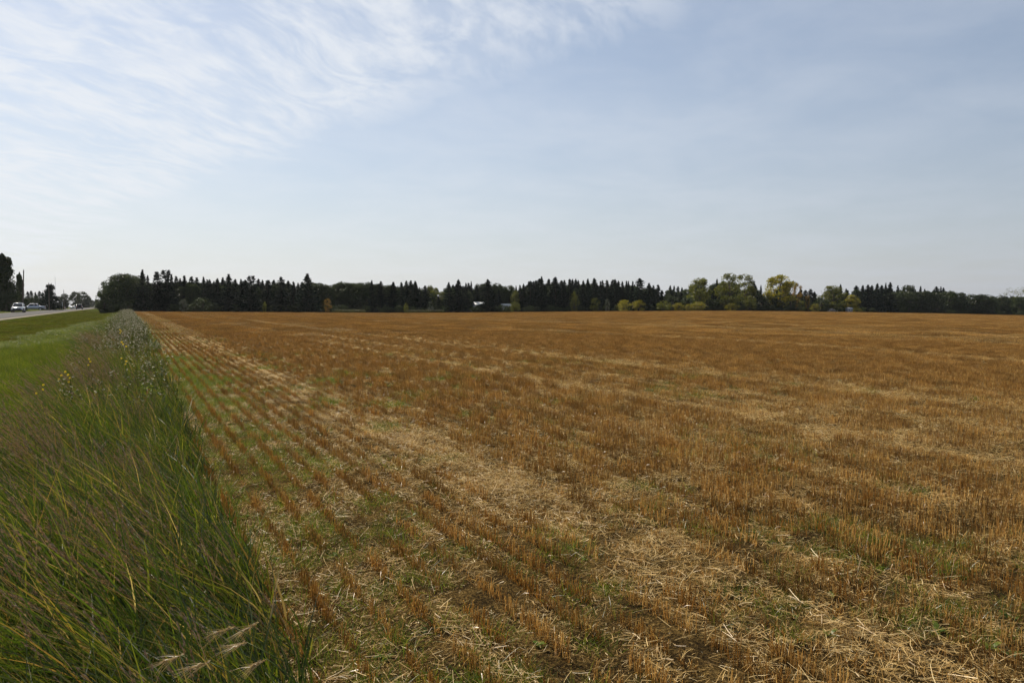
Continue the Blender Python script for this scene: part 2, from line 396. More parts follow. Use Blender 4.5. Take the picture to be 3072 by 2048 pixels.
def scatter(name, label, cat, pcoll, nvar, P, rotz, scl, tilt=None, kind='stuff', idx=None):
    n = len(P)
    me = bpy.data.meshes.new(name); me.vertices.add(n); me.vertices.foreach_set('co', np.asarray(P, np.float32).ravel())
    r = np.zeros((n, 3), np.float32); r[:, 2] = rotz
    if tilt is not None: r[:, 0] = tilt
    a = me.attributes.new('rot', 'FLOAT_VECTOR', 'POINT'); a.data.foreach_set('vector', r.ravel())
    s = np.asarray(scl, np.float32); s = np.repeat(s[:, None], 3, 1) if s.ndim == 1 else s
    a = me.attributes.new('scl', 'FLOAT_VECTOR', 'POINT'); a.data.foreach_set('vector', np.ascontiguousarray(s).ravel())
    a = me.attributes.new('idx', 'INT', 'POINT')
    a.data.foreach_set('value', (RNG.integers(0, nvar, n) if idx is None else idx).astype(np.int32))
    o = obj(name, me); tag(o, label, cat, kind=kind)
    g = bpy.data.node_groups.new('scatter_' + name, 'GeometryNodeTree')
    g.interface.new_socket('Geometry', in_out='INPUT', socket_type='NodeSocketGeometry')
    g.interface.new_socket('Geometry', in_out='OUTPUT', socket_type='NodeSocketGeometry')
    N = g.nodes; Lk = g.links
    gi = N.new('NodeGroupInput'); go = N.new('NodeGroupOutput')
    ip = N.new('GeometryNodeInstanceOnPoints'); ci = N.new('GeometryNodeCollectionInfo')
    ci.inputs[0].default_value = pcoll; ci.inputs[1].default_value = True; ci.inputs[2].default_value = True
    def attr(nm, ty):
        nd = N.new('GeometryNodeInputNamedAttribute'); nd.data_type = ty; nd.inputs[0].default_value = nm; return nd.outputs[0]
    er = N.new('FunctionNodeEulerToRotation'); Lk.new(attr('rot', 'FLOAT_VECTOR'), er.inputs[0])
    Lk.new(gi.outputs[0], ip.inputs['Points']); Lk.new(ci.outputs[0], ip.inputs['Instance'])
    ip.inputs['Pick Instance'].default_value = True
    Lk.new(attr('idx', 'INT'), ip.inputs['Instance Index']); Lk.new(er.outputs[0], ip.inputs['Rotation']); Lk.new(attr('scl', 'FLOAT_VECTOR'), ip.inputs['Scale'])
    Lk.new(ip.outputs[0], go.inputs[0])
    md = o.modifiers.new('scatter', 'NODES'); md.node_group = g
    return o

def in_view(X, Y, margin=9.0, near=1.0):
    ang = np.degrees(np.arctan2(X, Y)) - math.degrees(YAW)
    return (np.abs(ang) < 33.8 + margin) & (np.hypot(X, Y) > near)

def jitter_points(n, xr, yr, dens, r=RNG):
    X = r.uniform(*xr, n); Y = r.uniform(*yr, n)
    k = in_view(X, Y) & (r.random(n) < dens(X, Y))
    return X[k], Y[k]
def pts(X, Y, dz=0.0): return np.stack([X, Y, terrain(X, Y) + dz], 1)

# ------------------------------------------------------------------ ground cover pieces
LEFT = np.array([-math.cos(YAW), math.sin(YAW), 0.0])      # the wind blows this way
def perp(d, r):
    a = rand_unit(r, len(d)); s = np.cross(d, a); return s / np.linalg.norm(s, axis=1, keepdims=True)
def unit(a): return a / np.linalg.norm(a, axis=1, keepdims=True)

def stems(g, r, x, y, h, rad, lean=.13, m=0, sheaths=.35):
    n = len(x); b = np.stack([x, y, np.full(n, -.01)], 1)
    hh = h * (1 - .55 * (r.random(n) < .18))
    ln = r.normal(0, lean, (n, 2)); ln[r.random(n) < .12] *= 3.2
    t = b + np.stack([ln[:, 0] * hh, ln[:, 1] * hh, hh], 1)
    g.add(*prisms(b, t, rad * r.uniform(.7, 1.35, n)), m)
    q = int(n * sheaths)
    if q:                                                            # dry leaf sheaths hanging off the stems
        i = r.integers(0, n, q); d = unit(r.normal(0, 1, (q, 3)) + [0, 0, .5])
        g.add(*strips(b[i] + (t - b)[i] * .5, d, perp(d, r), r.uniform(.03, .09, q), r.uniform(.0025, .005, q), np.stack([np.zeros(q), np.zeros(q), -r.uniform(.01, .06, q)], 1), 2), m)

def straws(g, r, x, y, zmax, ln, w, m=1, flat=.17):
    n = len(x); b = np.stack([x, y, .004 + zmax * r.random(n) ** 1.6], 1)
    th = r.uniform(0, 6.283, n); el = r.normal(.02, flat, n)
    d = np.stack([np.cos(th) * np.cos(el), np.sin(th) * np.cos(el), np.sin(el)], 1)
    le = r.uniform(ln[0], ln[1], n) * r.uniform(.35, 1, n)
    cv = np.stack([r.normal(0, .02, n), r.normal(0, .02, n), r.normal(-.004, .012, n)], 1) * (le / .2)[:, None]
    side = unit(np.cross(d, [0, 0, 1.0]) + .7 * rand_unit(r, n))
    g.add(*strips(b - d * le[:, None] / 2, d, side, le, w * r.uniform(.6, 1.3, n), cv, 2, .1, .8), m)

def row_cell(seed, n, h, ns, ln=(.03, .22), zmax=.03, length=.5, rows=1, rad=.0021, w=.0036, spread=.014, lean=.11, clump=.35, gap=.23):
    """one stretch of a drill row: stems, their sheaths, and the straw lying beside them"""
    r = np.random.default_rng(seed); g = Geo(); W = rows * gap
    for k in range(rows):
        tf = r.uniform(-length / 2, length / 2, max(4, n // 5))
        y = np.where(r.random(n) < clump, tf[r.integers(0, len(tf), n)] + r.normal(0, .012, n), r.uniform(-length / 2, length / 2, n))
        x = (k - (rows - 1) / 2) * gap + r.normal(0, spread, n)
        stems(g, r, x, y, r.uniform(h[0], h[1], n), rad, lean, 0, .35 if rows == 1 else .15)
    if ns: straws(g, r, r.uniform(-W / 2, W / 2, ns) if rows > 1 else r.uniform(.15, .85, ns) * gap, r.uniform(-length / 2, length / 2, ns), zmax, ln, w)
    return g.mesh('stubble_row', [M['stubble'], M['straw']])

def straw_patch(seed, n=70, rad=.36, ln=(.05, .30), w=.0042, zmax=.06):
    r = np.random.default_rng(seed); g = Geo()
    a = r.uniform(0, 6.283, n); q = rad * np.sqrt(r.random(n))
    b = np.stack([q * np.cos(a), q * np.sin(a), r.uniform(.004, zmax, n)], 1)
    th = r.uniform(0, 6.283, n); el = r.normal(.03, .17, n)
    d = np.stack([np.cos(th) * np.cos(el), np.sin(th) * np.cos(el), np.sin(el)], 1)
    le = r.uniform(ln[0], ln[1], n) * r.uniform(.4, 1, n)
    cv = np.stack([r.normal(0, .02, n), r.normal(0, .02, n), r.normal(-.004, .012, n)], 1)
    side = np.cross(d, [0, 0, 1.0]); side = unit(side + .5 * rand_unit(r, n))
    g.add(*strips(b - d * le[:, None] / 2, d, side, le, np.full(n, w) * r.uniform(.6, 1.3, n), cv, 2, .1, .8))
    return g.mesh('straw', [M['straw']])

def tuft(seed, n, rad, h, w, mat, lean=0.35, wind=0.0, droop=.25, segs=3, name='tuft'):
    r = np.random.default_rng(seed); g = Geo()
    a = r.uniform(0, 6.283, n); q = rad * np.sqrt(r.random(n))
    b = np.stack([q * np.cos(a), q * np.sin(a), np.full(n, -.02)], 1)
    d = np.stack([r.normal(0, lean, n), r.normal(0, lean, n), np.ones(n)], 1) + LEFT * (wind * r.uniform(.3, 1.3, n))[:, None]
    d = unit(d); le = r.uniform(h[0], h[1], n)
    hor = d * [1, 1, 0]
    cv = (hor + LEFT * wind * .5) * (le * r.uniform(.1, .8, n))[:, None]; cv[:, 2] -= le * droop * r.uniform(.1, 1, n)
    side = np.cross(d, rand_unit(r, n)); side = unit(side)
    g.add(*strips(b, d, side, le, r.uniform(w[0], w[1], n), cv, segs, .7, .1))
    return g, r

def tile(seed, n, half, h, w, mat, lean, wind, droop, segs, name):
    """a square tile of grass blades"""
    r = np.random.default_rng(seed); g = Geo()
    b = np.stack([r.uniform(-half, half, n), r.uniform(-half, half, n), np.full(n, -.03)], 1)
    cl = r.normal(0, lean * .7, (12, 2)); ci = r.integers(0, 12, n); cp = r.uniform(-half, half, (12, 2))
    pull = r.random(n) < .6; b[pull, :2] = b[pull, :2] * .35 + cp[ci[pull]] * .65
    d = np.stack([r.normal(0, lean, n) + cl[ci, 0], r.normal(0, lean, n) + cl[ci, 1], np.ones(n)], 1) + LEFT * (wind * r.uniform(.3, 1.4, n))[:, None]
    side = d @ -LEFT; d = d + LEFT * np.clip(side - .12, 0, 9)[:, None]                 # nothing stands far against the wind
    d = unit(d); le = r.uniform(h[0], h[1], n) * r.uniform(.6, 1, n)
    cv = (d * [1, 1, 0] + LEFT * wind * .5) * (le * r.uniform(.1, .8, n))[:, None]; cv[:, 2] -= le * droop * r.uniform(.1, 1, n)
    g.add(*strips(b, d, perp(d, r), le, r.uniform(w[0], w[1], n), cv, segs, .7, .1))
    return g.mesh(name, [M[mat]])
def tall_clump(seed): return tile(seed, 300, .27, (.38, .98), (.005, .0135), 'tall_grass', .21, .40, .36, 4, 'grass_clump')
def dry_clump(seed):                                            # stalks with long seed heads
    r = np.random.default_rng(seed); g = Geo(); n = 9
    b = np.stack([r.normal(0, .12, n), r.normal(0, .12, n), np.zeros(n)], 1)
    d = unit(np.array([0, 0, 1.0]) + LEFT * r.uniform(.2, .6, n)[:, None] + r.normal(0, .1, (n, 3))); le = r.uniform(.6, .95, n)
    cv = LEFT * (le * r.uniform(.1, .35, n))[:, None] + [0, 0, -.05]
    g.add(*strips(b, d, perp(d, r), le, np.full(n, .0028), cv, 4, .5, .6))
    for i in range(n):
        m = 22; t = r.uniform(.82, 1.0, m); c = b[i] + d[i] * (t * le[i])[:, None] + cv[i] * (t ** 2)[:, None]
        ax = unit((d[i] * le[i] + 2 * cv[i])[None] + 0 * c) + .3 * rand_unit(r, m)
        g.add(*cards(c + r.normal(0, .003, (m, 3)), unit(ax) * .012, perp(ax, r) * .0028))
    return g.mesh('seed_head', [M['grass_head']])
def fluffy_weed(seed, hh=.95):
    r = np.random.default_rng(seed); g = Geo()
    for s in range(4):
        base = np.array([r.normal(0, .09), r.normal(0, .09), -.02]); H = hh * r.uniform(.7, 1.05)
        tip = base + [r.normal(-.04, .06), r.normal(.02, .06), H]
        V, Q = tube([base, (base + tip) / 2, tip], [.004, .0032, .002], 4, False); g.add(V, Q, 0)
        n = 26; t = r.uniform(.08, .85, n); c = base + (tip - base) * t[:, None]
        d = rand_unit(r, n) * [1, 1, .5] + [0, 0, .25]; d = unit(d)
        g.add(*strips(c, d, perp(d, r), r.uniform(.06, .16, n), r.uniform(.010, .02, n), np.stack([0 * t, 0 * t, -r.uniform(.0, .06, n)], 1), 2), 0)
        k = r.integers(2, 6)
        for j in range(k):
            p0 = base + (tip - base) * r.uniform(.6, .98); p1 = p0 + np.array([r.normal(0, .07), r.normal(0, .07), r.uniform(.03, .14)])
            V, Q = tube([p0, p1], [.002, .0015], 4, False); g.add(V, Q, 0)
            m = 7; u = rand_unit(r, m) * r.uniform(.006, .013, m)[:, None]
            g.add(*cards(p1 + r.normal(0, .008, (m, 3)), u, perp(unit(u), r) * .007), 1)
    return g.mesh('fluffy_weed', [M['weed_leaf'], M['fluff']])
def broadleaf(seed):
    r = np.random.default_rng(seed); g = Geo(); n = 9
    a = r.uniform(0, 6.283, n); el = r.uniform(.2, 1.0, n)
    d = np.stack([np.cos(a) * np.cos(el), np.sin(a) * np.cos(el), np.sin(el)], 1); le = r.uniform(.03, .085, n)
    s = unit(np.cross(d, [0, 0, 1.0]))
    b = r.normal(0, .01, (n, 3)) * [1, 1, 0]
    t = np.linspace(0, 1, 5); w = np.array([.2, .8, 1, .65, .05])
    for i in range(n):
        c = b[i] + d[i] * (t * le[i])[:, None] - np.array([0, 0, 1]) * (.5 * le[i] * t ** 2)[:, None]
        W = (w * le[i] * .16)[:, None]
        V = np.stack([c - s[i] * W, c + s[i] * W], 1).reshape(-1, 3); k = np.arange(4) * 2
        g.add(V, np.stack([k, k + 1, k + 3, k + 2], 1))
    return g.mesh('broadleaf', [M['field_green']])

# --- where the straw lies and the stubble stands (the combine went along +Y)
def bands(X, Y):
    wv = (vnoise(X * 0, Y, 9.0, 21) - .5) * .35
    x = X + wv
    b = .95 * np.exp(-((x - 3.15) / .40) ** 2) + .75 * np.exp(-((x - 8.45) / .36) ** 2) + .7 * np.exp(-((x - 10.5) / .42) ** 2) + .25 * np.exp(-((x - 9.5) / .9) ** 2)
    for c, a in ((1.75, .30), (2.45, .35), (4.15, .45), (5.05, .3), (6.2, .38), (7.15, .3), (11.9, .4)): b = b + a * np.exp(-((x - c) / .13) ** 2)
    b = b * (.8 + .4 * vnoise(X, Y * .15, 1.3, 22))
    far_b = np.clip((vnoise(x, 0 * Y + 3.1, 2.1, 5) - .47) * 2.8, 0, 1) * (X > 12.5) + .5 * np.exp(-((x - 1.2) / .35) ** 2) * (vnoise(X, Y, 2.5, 8) > .55)
    return np.clip(b + far_b, 0, 1.2)

def lattice(xr, yr, step, jit):
    X, Y = np.meshgrid(np.arange(*xr, step), np.arange(*yr, step)); n = X.size
    return X.ravel() + RNG.uniform(-jit, jit, n), Y.ravel() + RNG.uniform(-jit, jit, n)
def build_field_cover():
    r = RNG
    # near: every drill row in half-metre lengths, standing (0-5), thin (6-9) or flattened under a swath of straw (10-15)
    PC = proto_collection('stubble_row', [row_cell(100 + i, 92, (.06, .14), 60, (.012, .10), .018, rad=.0019, w=.0028) for i in range(6)]
                          + [row_cell(110 + i, 60, (.05, .125), 90, (.010, .08), .012, rad=.0019, w=.0028) for i in range(4)]
                          + [row_cell(120 + i, 48, (.03, .09), 110, (.02, .17), .05, lean=.3, rad=.0019, w=.003) for i in range(6)])
    NEAR = 46
    X, Y = np.meshgrid(np.arange(.70, NEAR, .23), np.arange(-1, NEAR, .48)); X = X.ravel(); Y = Y.ravel() + r.uniform(-.2, .2, X.size)
    X = X + r.normal(0, .004, X.size) + .07 * (vnoise(X * 0, Y, 6, 2) - .5)
    k = in_view(X, Y) & (np.hypot(X, Y) < NEAR); X = X[k]; Y = Y[k]; n = X.size
    b = bands(X, Y); nz = vnoise(X, Y * .3, .8, 31); n2 = vnoise(X, Y * .4, 2.6, 32); edge = np.clip((X - .5) / 3.4, 0, 1)
    swath = r.random(n) < np.clip(b * (.75 + .4 * nz) + .05, 0, .92)
    thin = r.random(n) < np.clip((1 - edge) * .25 + (nz - .7) * 1.2, .04, .6)
    idx = np.where(swath, r.integers(10, 16, n), np.where(thin, r.integers(6, 10, n), r.integers(0, 6, n)))
    hs = (.8 + .25 * edge) * (.82 + .34 * n2) * np.where((X > 4.4) & (X < 7.9), 1.06, np.where(X > 7.9, .9, 1)) * r.uniform(.85, 1.15, n)
    keep = r.random(n) < .98 - .12 * (nz > .8)
    X, Y, idx, hs = X[keep], Y[keep], idx[keep], hs[keep]; n = X.size
    scatter('standing_stubble', 'rows of short brown cut stubble and straw in the near field', 'stubble', PC, 16, pts(X, Y), r.integers(0, 2, n) * math.pi + r.normal(0, .02, n), np.stack([r.uniform(.95, 1.05, n), np.ones(n), hs], 1), idx=idx)
    # farther: stretches of five rows
    PC = proto_collection('stubble_patch', [row_cell(150 + i, 96, (.08, .145), 150, (.05, .2), .03, 2.4, 6, .004, .006, .03) for i in range(5)]
                          + [row_cell(160 + i, 70, (.04, .10), 250, (.06, .24), .06, 2.4, 6, .004, .006, .03, .3) for i in range(4)])
    X, Y = np.meshgrid(np.arange(1.77, 470, 1.38), np.arange(0, 231, 2.35)); X = X.ravel(); Y = Y.ravel() + r.uniform(-.4, .4, X.size)
    k = in_view(X, Y, 5) & (np.hypot(X, Y) >= NEAR - .6) & (Y < 229); X = X[k]; Y = Y[k]; n = X.size
    b = bands(X, Y); d = np.hypot(X, Y)
    swath = r.random(n) < np.clip(b * 1.1 * (.5 + vnoise(X, Y * .2, 4, 34)) + .05, 0, .95)
    idx = np.where(swath, r.integers(5, 9, n), r.integers(0, 5, n))
    hs = r.uniform(.85, 1.15, n) * (.8 + .4 * vnoise(X, Y, 14, 33))
    scatter('distant_stubble', 'rows of short brown cut stubble on the far field', 'stubble', PC, 9, pts(X, Y), r.integers(0, 2, n) * math.pi, np.stack([np.ones(n), np.ones(n), hs], 1), idx=idx)
    # loose straw heaped along the swath and scattered singly, near the camera only
    PC = proto_collection('straw', [straw_patch(200 + i, n=52, ln=(.04, .19), w=.0026, zmax=.04) for i in range(6)] + [straw_patch(240 + i, n=150, ln=(.04, .21), w=.0027, zmax=.12) for i in range(4)])
    def dens(X, Y):
        b = bands(X, Y); n1 = vnoise(X, Y, .9, 41); n3 = vnoise(X, Y, 2.2, 42)
        return np.clip(.05 + .22 * (n3 > .6) + b * (.25 + .8 * n1), 0, 1) * (X > .6) * np.clip(10 / (np.hypot(X, Y) + 1), .1, 1)
    X1, Y1 = jitter_points(2600, (.5, 10), (0, 10), dens); X2, Y2 = jitter_points(7000, (.5, 26), (6, 26), dens)
    X = np.concatenate([X1, X2]); Y = np.concatenate([Y1, Y2]); n = X.size; b = bands(X, Y)
    idx = np.where((b > .6) & (r.random(n) < .22), r.integers(6, 10, n), r.integers(0, 6, n))
    sc = r.uniform(.8, 1.15, n)
    scatter('loose_straw', 'loose pale straw lying in swaths between the stubble rows', 'straw', PC, 10, pts(X, Y, .008), r.uniform(0, 6.283, n), sc, idx=idx)
    PC = proto_collection('chaff', [straw_patch(260 + i, n=260, rad=.42, ln=(.010, .06), w=.0024, zmax=.012) for i in range(5)])
    X, Y = lattice((.7, 15), (0, 16), .5, .2); k = in_view(X, Y) & (np.hypot(X, Y) < 16); X = X[k]; Y = Y[k]
    scatter('chaff', 'short pale bits of chopped straw strewn on the soil', 'straw', PC, 5, pts(X, Y, .006), r.uniform(0, 6.283, X.size), r.uniform(.8, 1.15, X.size))
    # green regrowth
    PC = proto_collection('regrowth', [tuft(300 + i, 46, .11, (.05, .17), (.0018, .0036), None, .5, .05, .3)[0].mesh('regrowth', [M['field_green']]) for i in range(5)] + [broadleaf(320 + i) for i in range(4)])
    def dens2(X, Y):
        n1 = vnoise(X, Y, .8, 51); n2 = vnoise(X, Y, 3.0, 52); d = np.hypot(X, Y)
        strip = np.exp(-((X - .95) / .75) ** 2) * np.clip((Y - 1) / 14, .15, 1)
        base = np.clip((n1 - .5) * 2.6, 0, 1) * np.clip((n2 - .25) * 1.8, 0, 1) * np.clip(1.3 - X / 9, .16, 1)
        return np.clip(base * .8 + strip * (.35 + .65 * n1), 0, 1) * (X > .55) * np.clip(20 / (d + 3), .08, 1)
    X1, Y1 = jitter_points(34000, (.5, 14), (0, 28), dens2); X2, Y2 = jitter_points(9000, (.5, 4.5), (25, 150), dens2)
    X3, Y3 = jitter_points(9000, (5, 60), (10, 70), dens2)
    X = np.concatenate([X1, X2, X3]); Y = np.concatenate([Y1, Y2, Y3]); d = np.hypot(X, Y); n = X.size
    idx = np.where(r.random(n) < .12, r.integers(5, 9, n), r.integers(0, 5, n))
    sc = r.uniform(.6, 1.3, n) * np.clip(.9 + d / 45, .9, 2.6)
    scatter('field_weeds', 'short green weeds and regrowth scattered through the stubble', 'weeds', PC, 9, pts(X, Y), r.uniform(0, 6.283, n), np.stack([sc, sc, np.minimum(sc, 1.2)], 1), idx=idx)
build_field_cover()

def edge_x(Y): return .56 + .26 * (vnoise(Y * 0 + 1.7, Y, 3.0, 61) - .5) * 2 + .16 * (vnoise(Y * 0 + .3, Y, .9, 62) - .5) * 2
def build_verge_cover():
    r = RNG
    PC = proto_collection('grass_clump', [tall_clump(400 + i) for i in range(9)])
    def zone(X, Y):
        left = np.interp(Y, [0, 8, 10, 13, 20, 45, 200], [-3, -2.3, -1.3, -.9, -.95, -1.5, -1.7]) - .35 * (vnoise(X * 0, Y, 2.5, 63) - .5)
        return (X < edge_x(Y)) & (X > left) & (np.hypot(X, Y) > 1.6) & in_view(X, Y, 12)
    X1, Y1 = lattice((-4.6, .8), (.4, 30), .42, .12); X2, Y2 = lattice((-2.6, .8), (30, 150), .8, .3)
    X = np.concatenate([X1, X2]); Y = np.concatenate([Y1, Y2]); k = zone(X - .02, Y); X = X[k]; Y = Y[k]; n = X.size
    e = edge_x(Y) - X
    hz = np.clip(.72 + .4 * e, .6, 1.0) * r.uniform(.85, 1.1, n) * (.78 + .35 * vnoise(X, Y, 1.7, 64)) * np.clip(1.05 - Y / 300, .7, 1)
    w = np.where(Y > 30, 1.9, 1.0)
    scatter('tall_grass', 'tall green and tan grass leaning in the wind beside the field', 'grass', PC, 9, pts(X, Y), r.normal(0, .3, n), np.stack([w, w, hz], 1))
    PC = proto_collection('seed_head', [dry_clump(420 + i) for i in range(6)])
    X, Y = jitter_points(2200, (-4.5, .8), (.4, 34), lambda X, Y: zone(X, Y) * (.35 + .65 * (vnoise(X, Y, 1.5, 67) > .5)))
    scatter('grass_seed_heads', 'brown grass seed heads nodding above the tall grass', 'grass', PC, 6, pts(X, Y), r.normal(0, .35, X.size), r.uniform(.8, 1.1, X.size) * np.clip(.6 + .4 * (edge_x(Y) - X), .6, 1))
    # lush grass in the ditch
    PC = proto_collection('ditch_grass', [tile(450 + i, 420, .34, (.22, .52), (.004, .008), 'lush_grass', .28, .12, .3, 3, 'ditch_grass') for i in range(6)])
    X1, Y1 = lattice((-8.6, -.6), (7, 45), .5, .15); X2, Y2 = lattice((-8.6, -1.0), (45, 110), .95, .3)
    X = np.concatenate([X1, X2]); Y = np.concatenate([Y1, Y2])
    k = in_view(X, Y, 8) & (X > -7.6 - 1.6 * (vnoise(X, Y, 3, 66) - .5) + .03 * np.clip(Y - 30, 0, 200)); X = X[k]; Y = Y[k]; n = X.size
    hz = r.uniform(.75, 1.15, n) * np.clip((X + 8.6) / 3.0, .3, 1) * np.clip(1.2 - Y / 110, .35, 1) * (.8 + .4 * vnoise(X, Y, 2.2, 68)); w = np.where(Y > 45, 1.8, 1.0)
    scatter('ditch_grass', 'bright green lush grass growing along the ditch', 'grass', PC, 6, pts(X, Y), r.uniform(-.6, .6, n), np.stack([w, w, hz], 1))
    # mown verge
    PC = proto_collection('mown_grass', [tile(470 + i, 620, .75, (.05, .13), (.005, .011), 'mown_grass' if i < 4 else 'mown_dry', .5, .05, .3, 2, 'mown_grass') for i in range(7)])
    X, Y = lattice((-22, -.8), (18, 300), .85, .45)
    k = in_view(X, Y, 6) & (X < -4.4 + 3.4 * np.clip((Y - 40) / 60, 0, 1)) & (X > road_near(Y) + 1.4); X = X[k]; Y = Y[k]; n = X.size
    dry = r.random(n) < .15 + .6 * (vnoise(X, Y, 4, 71) > .6)
    scatter('mown_grass', 'short mown olive grass on the road verge', 'grass', PC, 7, pts(X, Y), r.uniform(0, 6.283, n), np.stack([np.ones(n)] * 2 + [r.uniform(.7, 1.2, n)], 1), idx=np.where(dry, r.integers(4, 7, n), r.integers(0, 4, n)))
    # grey-white fluffy weeds along the field edge
    PC = proto_collection('fluffy_weed', [fluffy_weed(500 + i) for i in range(6)])
    Y = 11 + 190 * r.random(1050) ** 1.25; X = edge_x(Y) - .1 - np.abs(r.normal(0, .75, Y.size)) - np.clip((Y - 60) / 200, 0, 1) * r.random(Y.size)
    k = r.random(Y.size) < np.clip((Y - 12) / 26, .04, 1); X = X[k]; Y = Y[k]
    scatter('fluffy_weeds', 'grey white seeding weeds massed along the field edge', 'weeds', PC, 6, pts(X, Y), r.uniform(0, 6.283, X.size), np.stack([np.clip(1 + Y / 150, 1, 1.8)] * 2 + [r.uniform(.6, 1.0, X.size)], 1))
    # grass across the road
    X, Y = lattice((-48, -18), (90, 420), 1.5, .5)
    k = in_view(X, Y, 4) & (X < road_near(Y) - ROAD_W - 1.4); X = X[k]; Y = Y[k]; n = X.size
    scatter('roadside_grass', 'rough green grass on the far side of the road', 'grass', bpy.data.collections['ditch_grass'], 6, pts(X, Y), r.uniform(0, 6.283, n), np.stack([np.full(n, 2.6)] * 2 + [r.uniform(.35, .8, n)], 1))
    return bpy.data.collections['fluffy_weed']
FLUFF = build_verge_cover()

# ------------------------------------------------------------------ trees
def spruce_mesh(seed, H=12.0, R=2.5, ragged=.25, power=.85, twin=False):
    r = np.random.default_rng(seed); g = Geo()
    lev = np.concatenate([np.linspace(.02, .8, 27), np.linspace(.82, .985, 12)])
    C, U, W = [], [], []
    for z in lev:
        zz = z * H + r.normal(0, .08); rad = R * (1 - z) ** power * (1 + r.normal(0, ragged * .5)) + .16
        n = int(8 + 7 * (1 - z))
        for a in r.uniform(0, 6.283, n):
            rr = rad * r.uniform(1 - ragged * 1.4, 1 + ragged * .6)
            k = max(4, int(rr * 4.2)); t = (np.arange(k) + r.random(k)) / k
            dr = np.array([math.cos(a), math.sin(a)]); pe = np.array([-dr[1], dr[0]])
            lat = r.normal(0, .20, k) * rr * (1 - t * .6) * .8
            droop = -.22 * rr * t + .16 * rr * t ** 2.5
            c = np.stack([dr[0] * rr * t + pe[0] * lat, dr[1] * rr * t + pe[1] * lat, zz + droop + r.normal(0, .13, k)], 1)
            u = np.stack([dr[0] + r.normal(0, .35, k), dr[1] + r.normal(0, .35, k), r.normal(-.05 + .5 * z, .40, k)], 1)
            C.append(c); U.append(unit(u) * (r.uniform(.24, .52, k) * (.5 + .5 * (1 - z)))[:, None])
            W.append(r.uniform(.13, .26, k) * (.5 + .5 * (1 - z)))
    C = np.concatenate(C); U = np.concatenate(U); W = np.concatenate(W)
    if twin:                                                        # the leader forked: two tips
        hi = C[:, 2] > .82 * H; sgn = np.where(r.random(len(C)) < .5, -1, 1); C[hi, 0] += (sgn * .5 * np.clip((C[:, 2] - .80 * H) / (.08 * H), 0, 1))[hi]
    g.add(*cards(C, U, perp(unit(U), r) * W[:, None]))
    m = 7; g.add(*cards(np.array([[0, 0, H - .15 - .03 * i] for i in range(m)]), np.tile([0, 0, .22], (m, 1)) + r.normal(0, .03, (m, 3)), r.normal(0, .05, (m, 3))))
    return g.mesh('spruce_crown', [M['spruce']])

def trunk_mesh(seed, H, r0, wob=.06):
    r = np.random.default_rng(seed); n = 6; t = np.linspace(0, 1, n)
    p = np.stack([np.cumsum(r.normal(0, wob, n)) * (t > 0), np.cumsum(r.normal(0, wob, n)) * (t > 0), t * H - .1], 1)
    V, Q = tube(p, r0 * (1 - .85 * t), 6)
    return mesh_from('trunk', V, Q, [M['bark']], smooth=True)

def broad_tree(seed, mat, H=12.0, R=4.0, base=.22, nclump=26, leaves=150, size=.22, open_=.0, shape='round'):
    """crown of leaf clumps spread through the volume, and a trunk with limbs reaching into them"""
    r = np.random.default_rng(seed); g = Geo(); tg = Geo()
    zs = r.uniform(base, .95, nclump); cs = []
    for z in zs:
        s = (z - base) / (1 - base)
        prof = math.sqrt(max(.02, 1 - (2 * s - 1) ** 2)) if shape == 'round' else (1 - s) ** .45 * min(1, .35 + 3 * s) if shape == 'column' else 1.02 - s
        a = r.uniform(0, 6.283); q = R * prof * r.uniform(.35, .92) if shape != 'column' else R * prof * r.uniform(.2, .8)
        cs.append([q * math.cos(a), q * math.sin(a), z * H])
    cs = np.array(cs)
    for c in cs:
        rad = R * r.uniform(.20, .36); n = int(leaves * r.uniform(.6, 1.3))
        d = rand_unit(r, n) * (rad * r.random(n) ** .45)[:, None] * [1, 1, .8]
        p = c + d + r.normal(0, .08, (n, 3))
        u = rand_unit(r, n) * (size * r.uniform(.6, 1.4, n))[:, None]
        g.add(*cards(p, u, perp(unit(u), r) * (size * .62 * r.uniform(.6, 1.2, n))[:, None]))
    n = int(nclump * leaves * .12)                                   # stray leaves break the outline
    a = r.uniform(0, 6.283, n); z = r.uniform(base, 1, n); s = (z - base) / (1 - base)
    q = R * (np.sqrt(np.clip(1 - (2 * s - 1) ** 2, .03, 1)) if shape == 'round' else (1 - s) ** .6 if shape == 'column' else 1.02 - s) * r.uniform(.6, 1.08, n)
    u = rand_unit(r, n) * size * .8
    g.add(*cards(np.stack([q * np.cos(a), q * np.sin(a), z * H], 1), u, perp(unit(u), r) * size * .6))
    top = np.array([0, 0, H * .78])
    V, Q = tube([[0, 0, -.1], [r.normal(0, .1), r.normal(0, .1), H * .25], [r.normal(0, .2), r.normal(0, .2), H * .5], top], [.24, .2, .13, .04], 6); tg.add(V, Q)
    for c in cs[: max(7, nclump // 2)]:
        z0 = max(.14, c[2] / H - r.uniform(.2, .4)) * H; b = np.array([0, 0, min(z0, H * .7)])
        mid = (b + c) / 2 + [0, 0, -.25]
        V, Q = tube([b, mid, c], [.10, .06, .02], 6); tg.add(V, Q)
    return g.mesh('crown', [mat]), tg.mesh('trunk', [M['bark']], True)

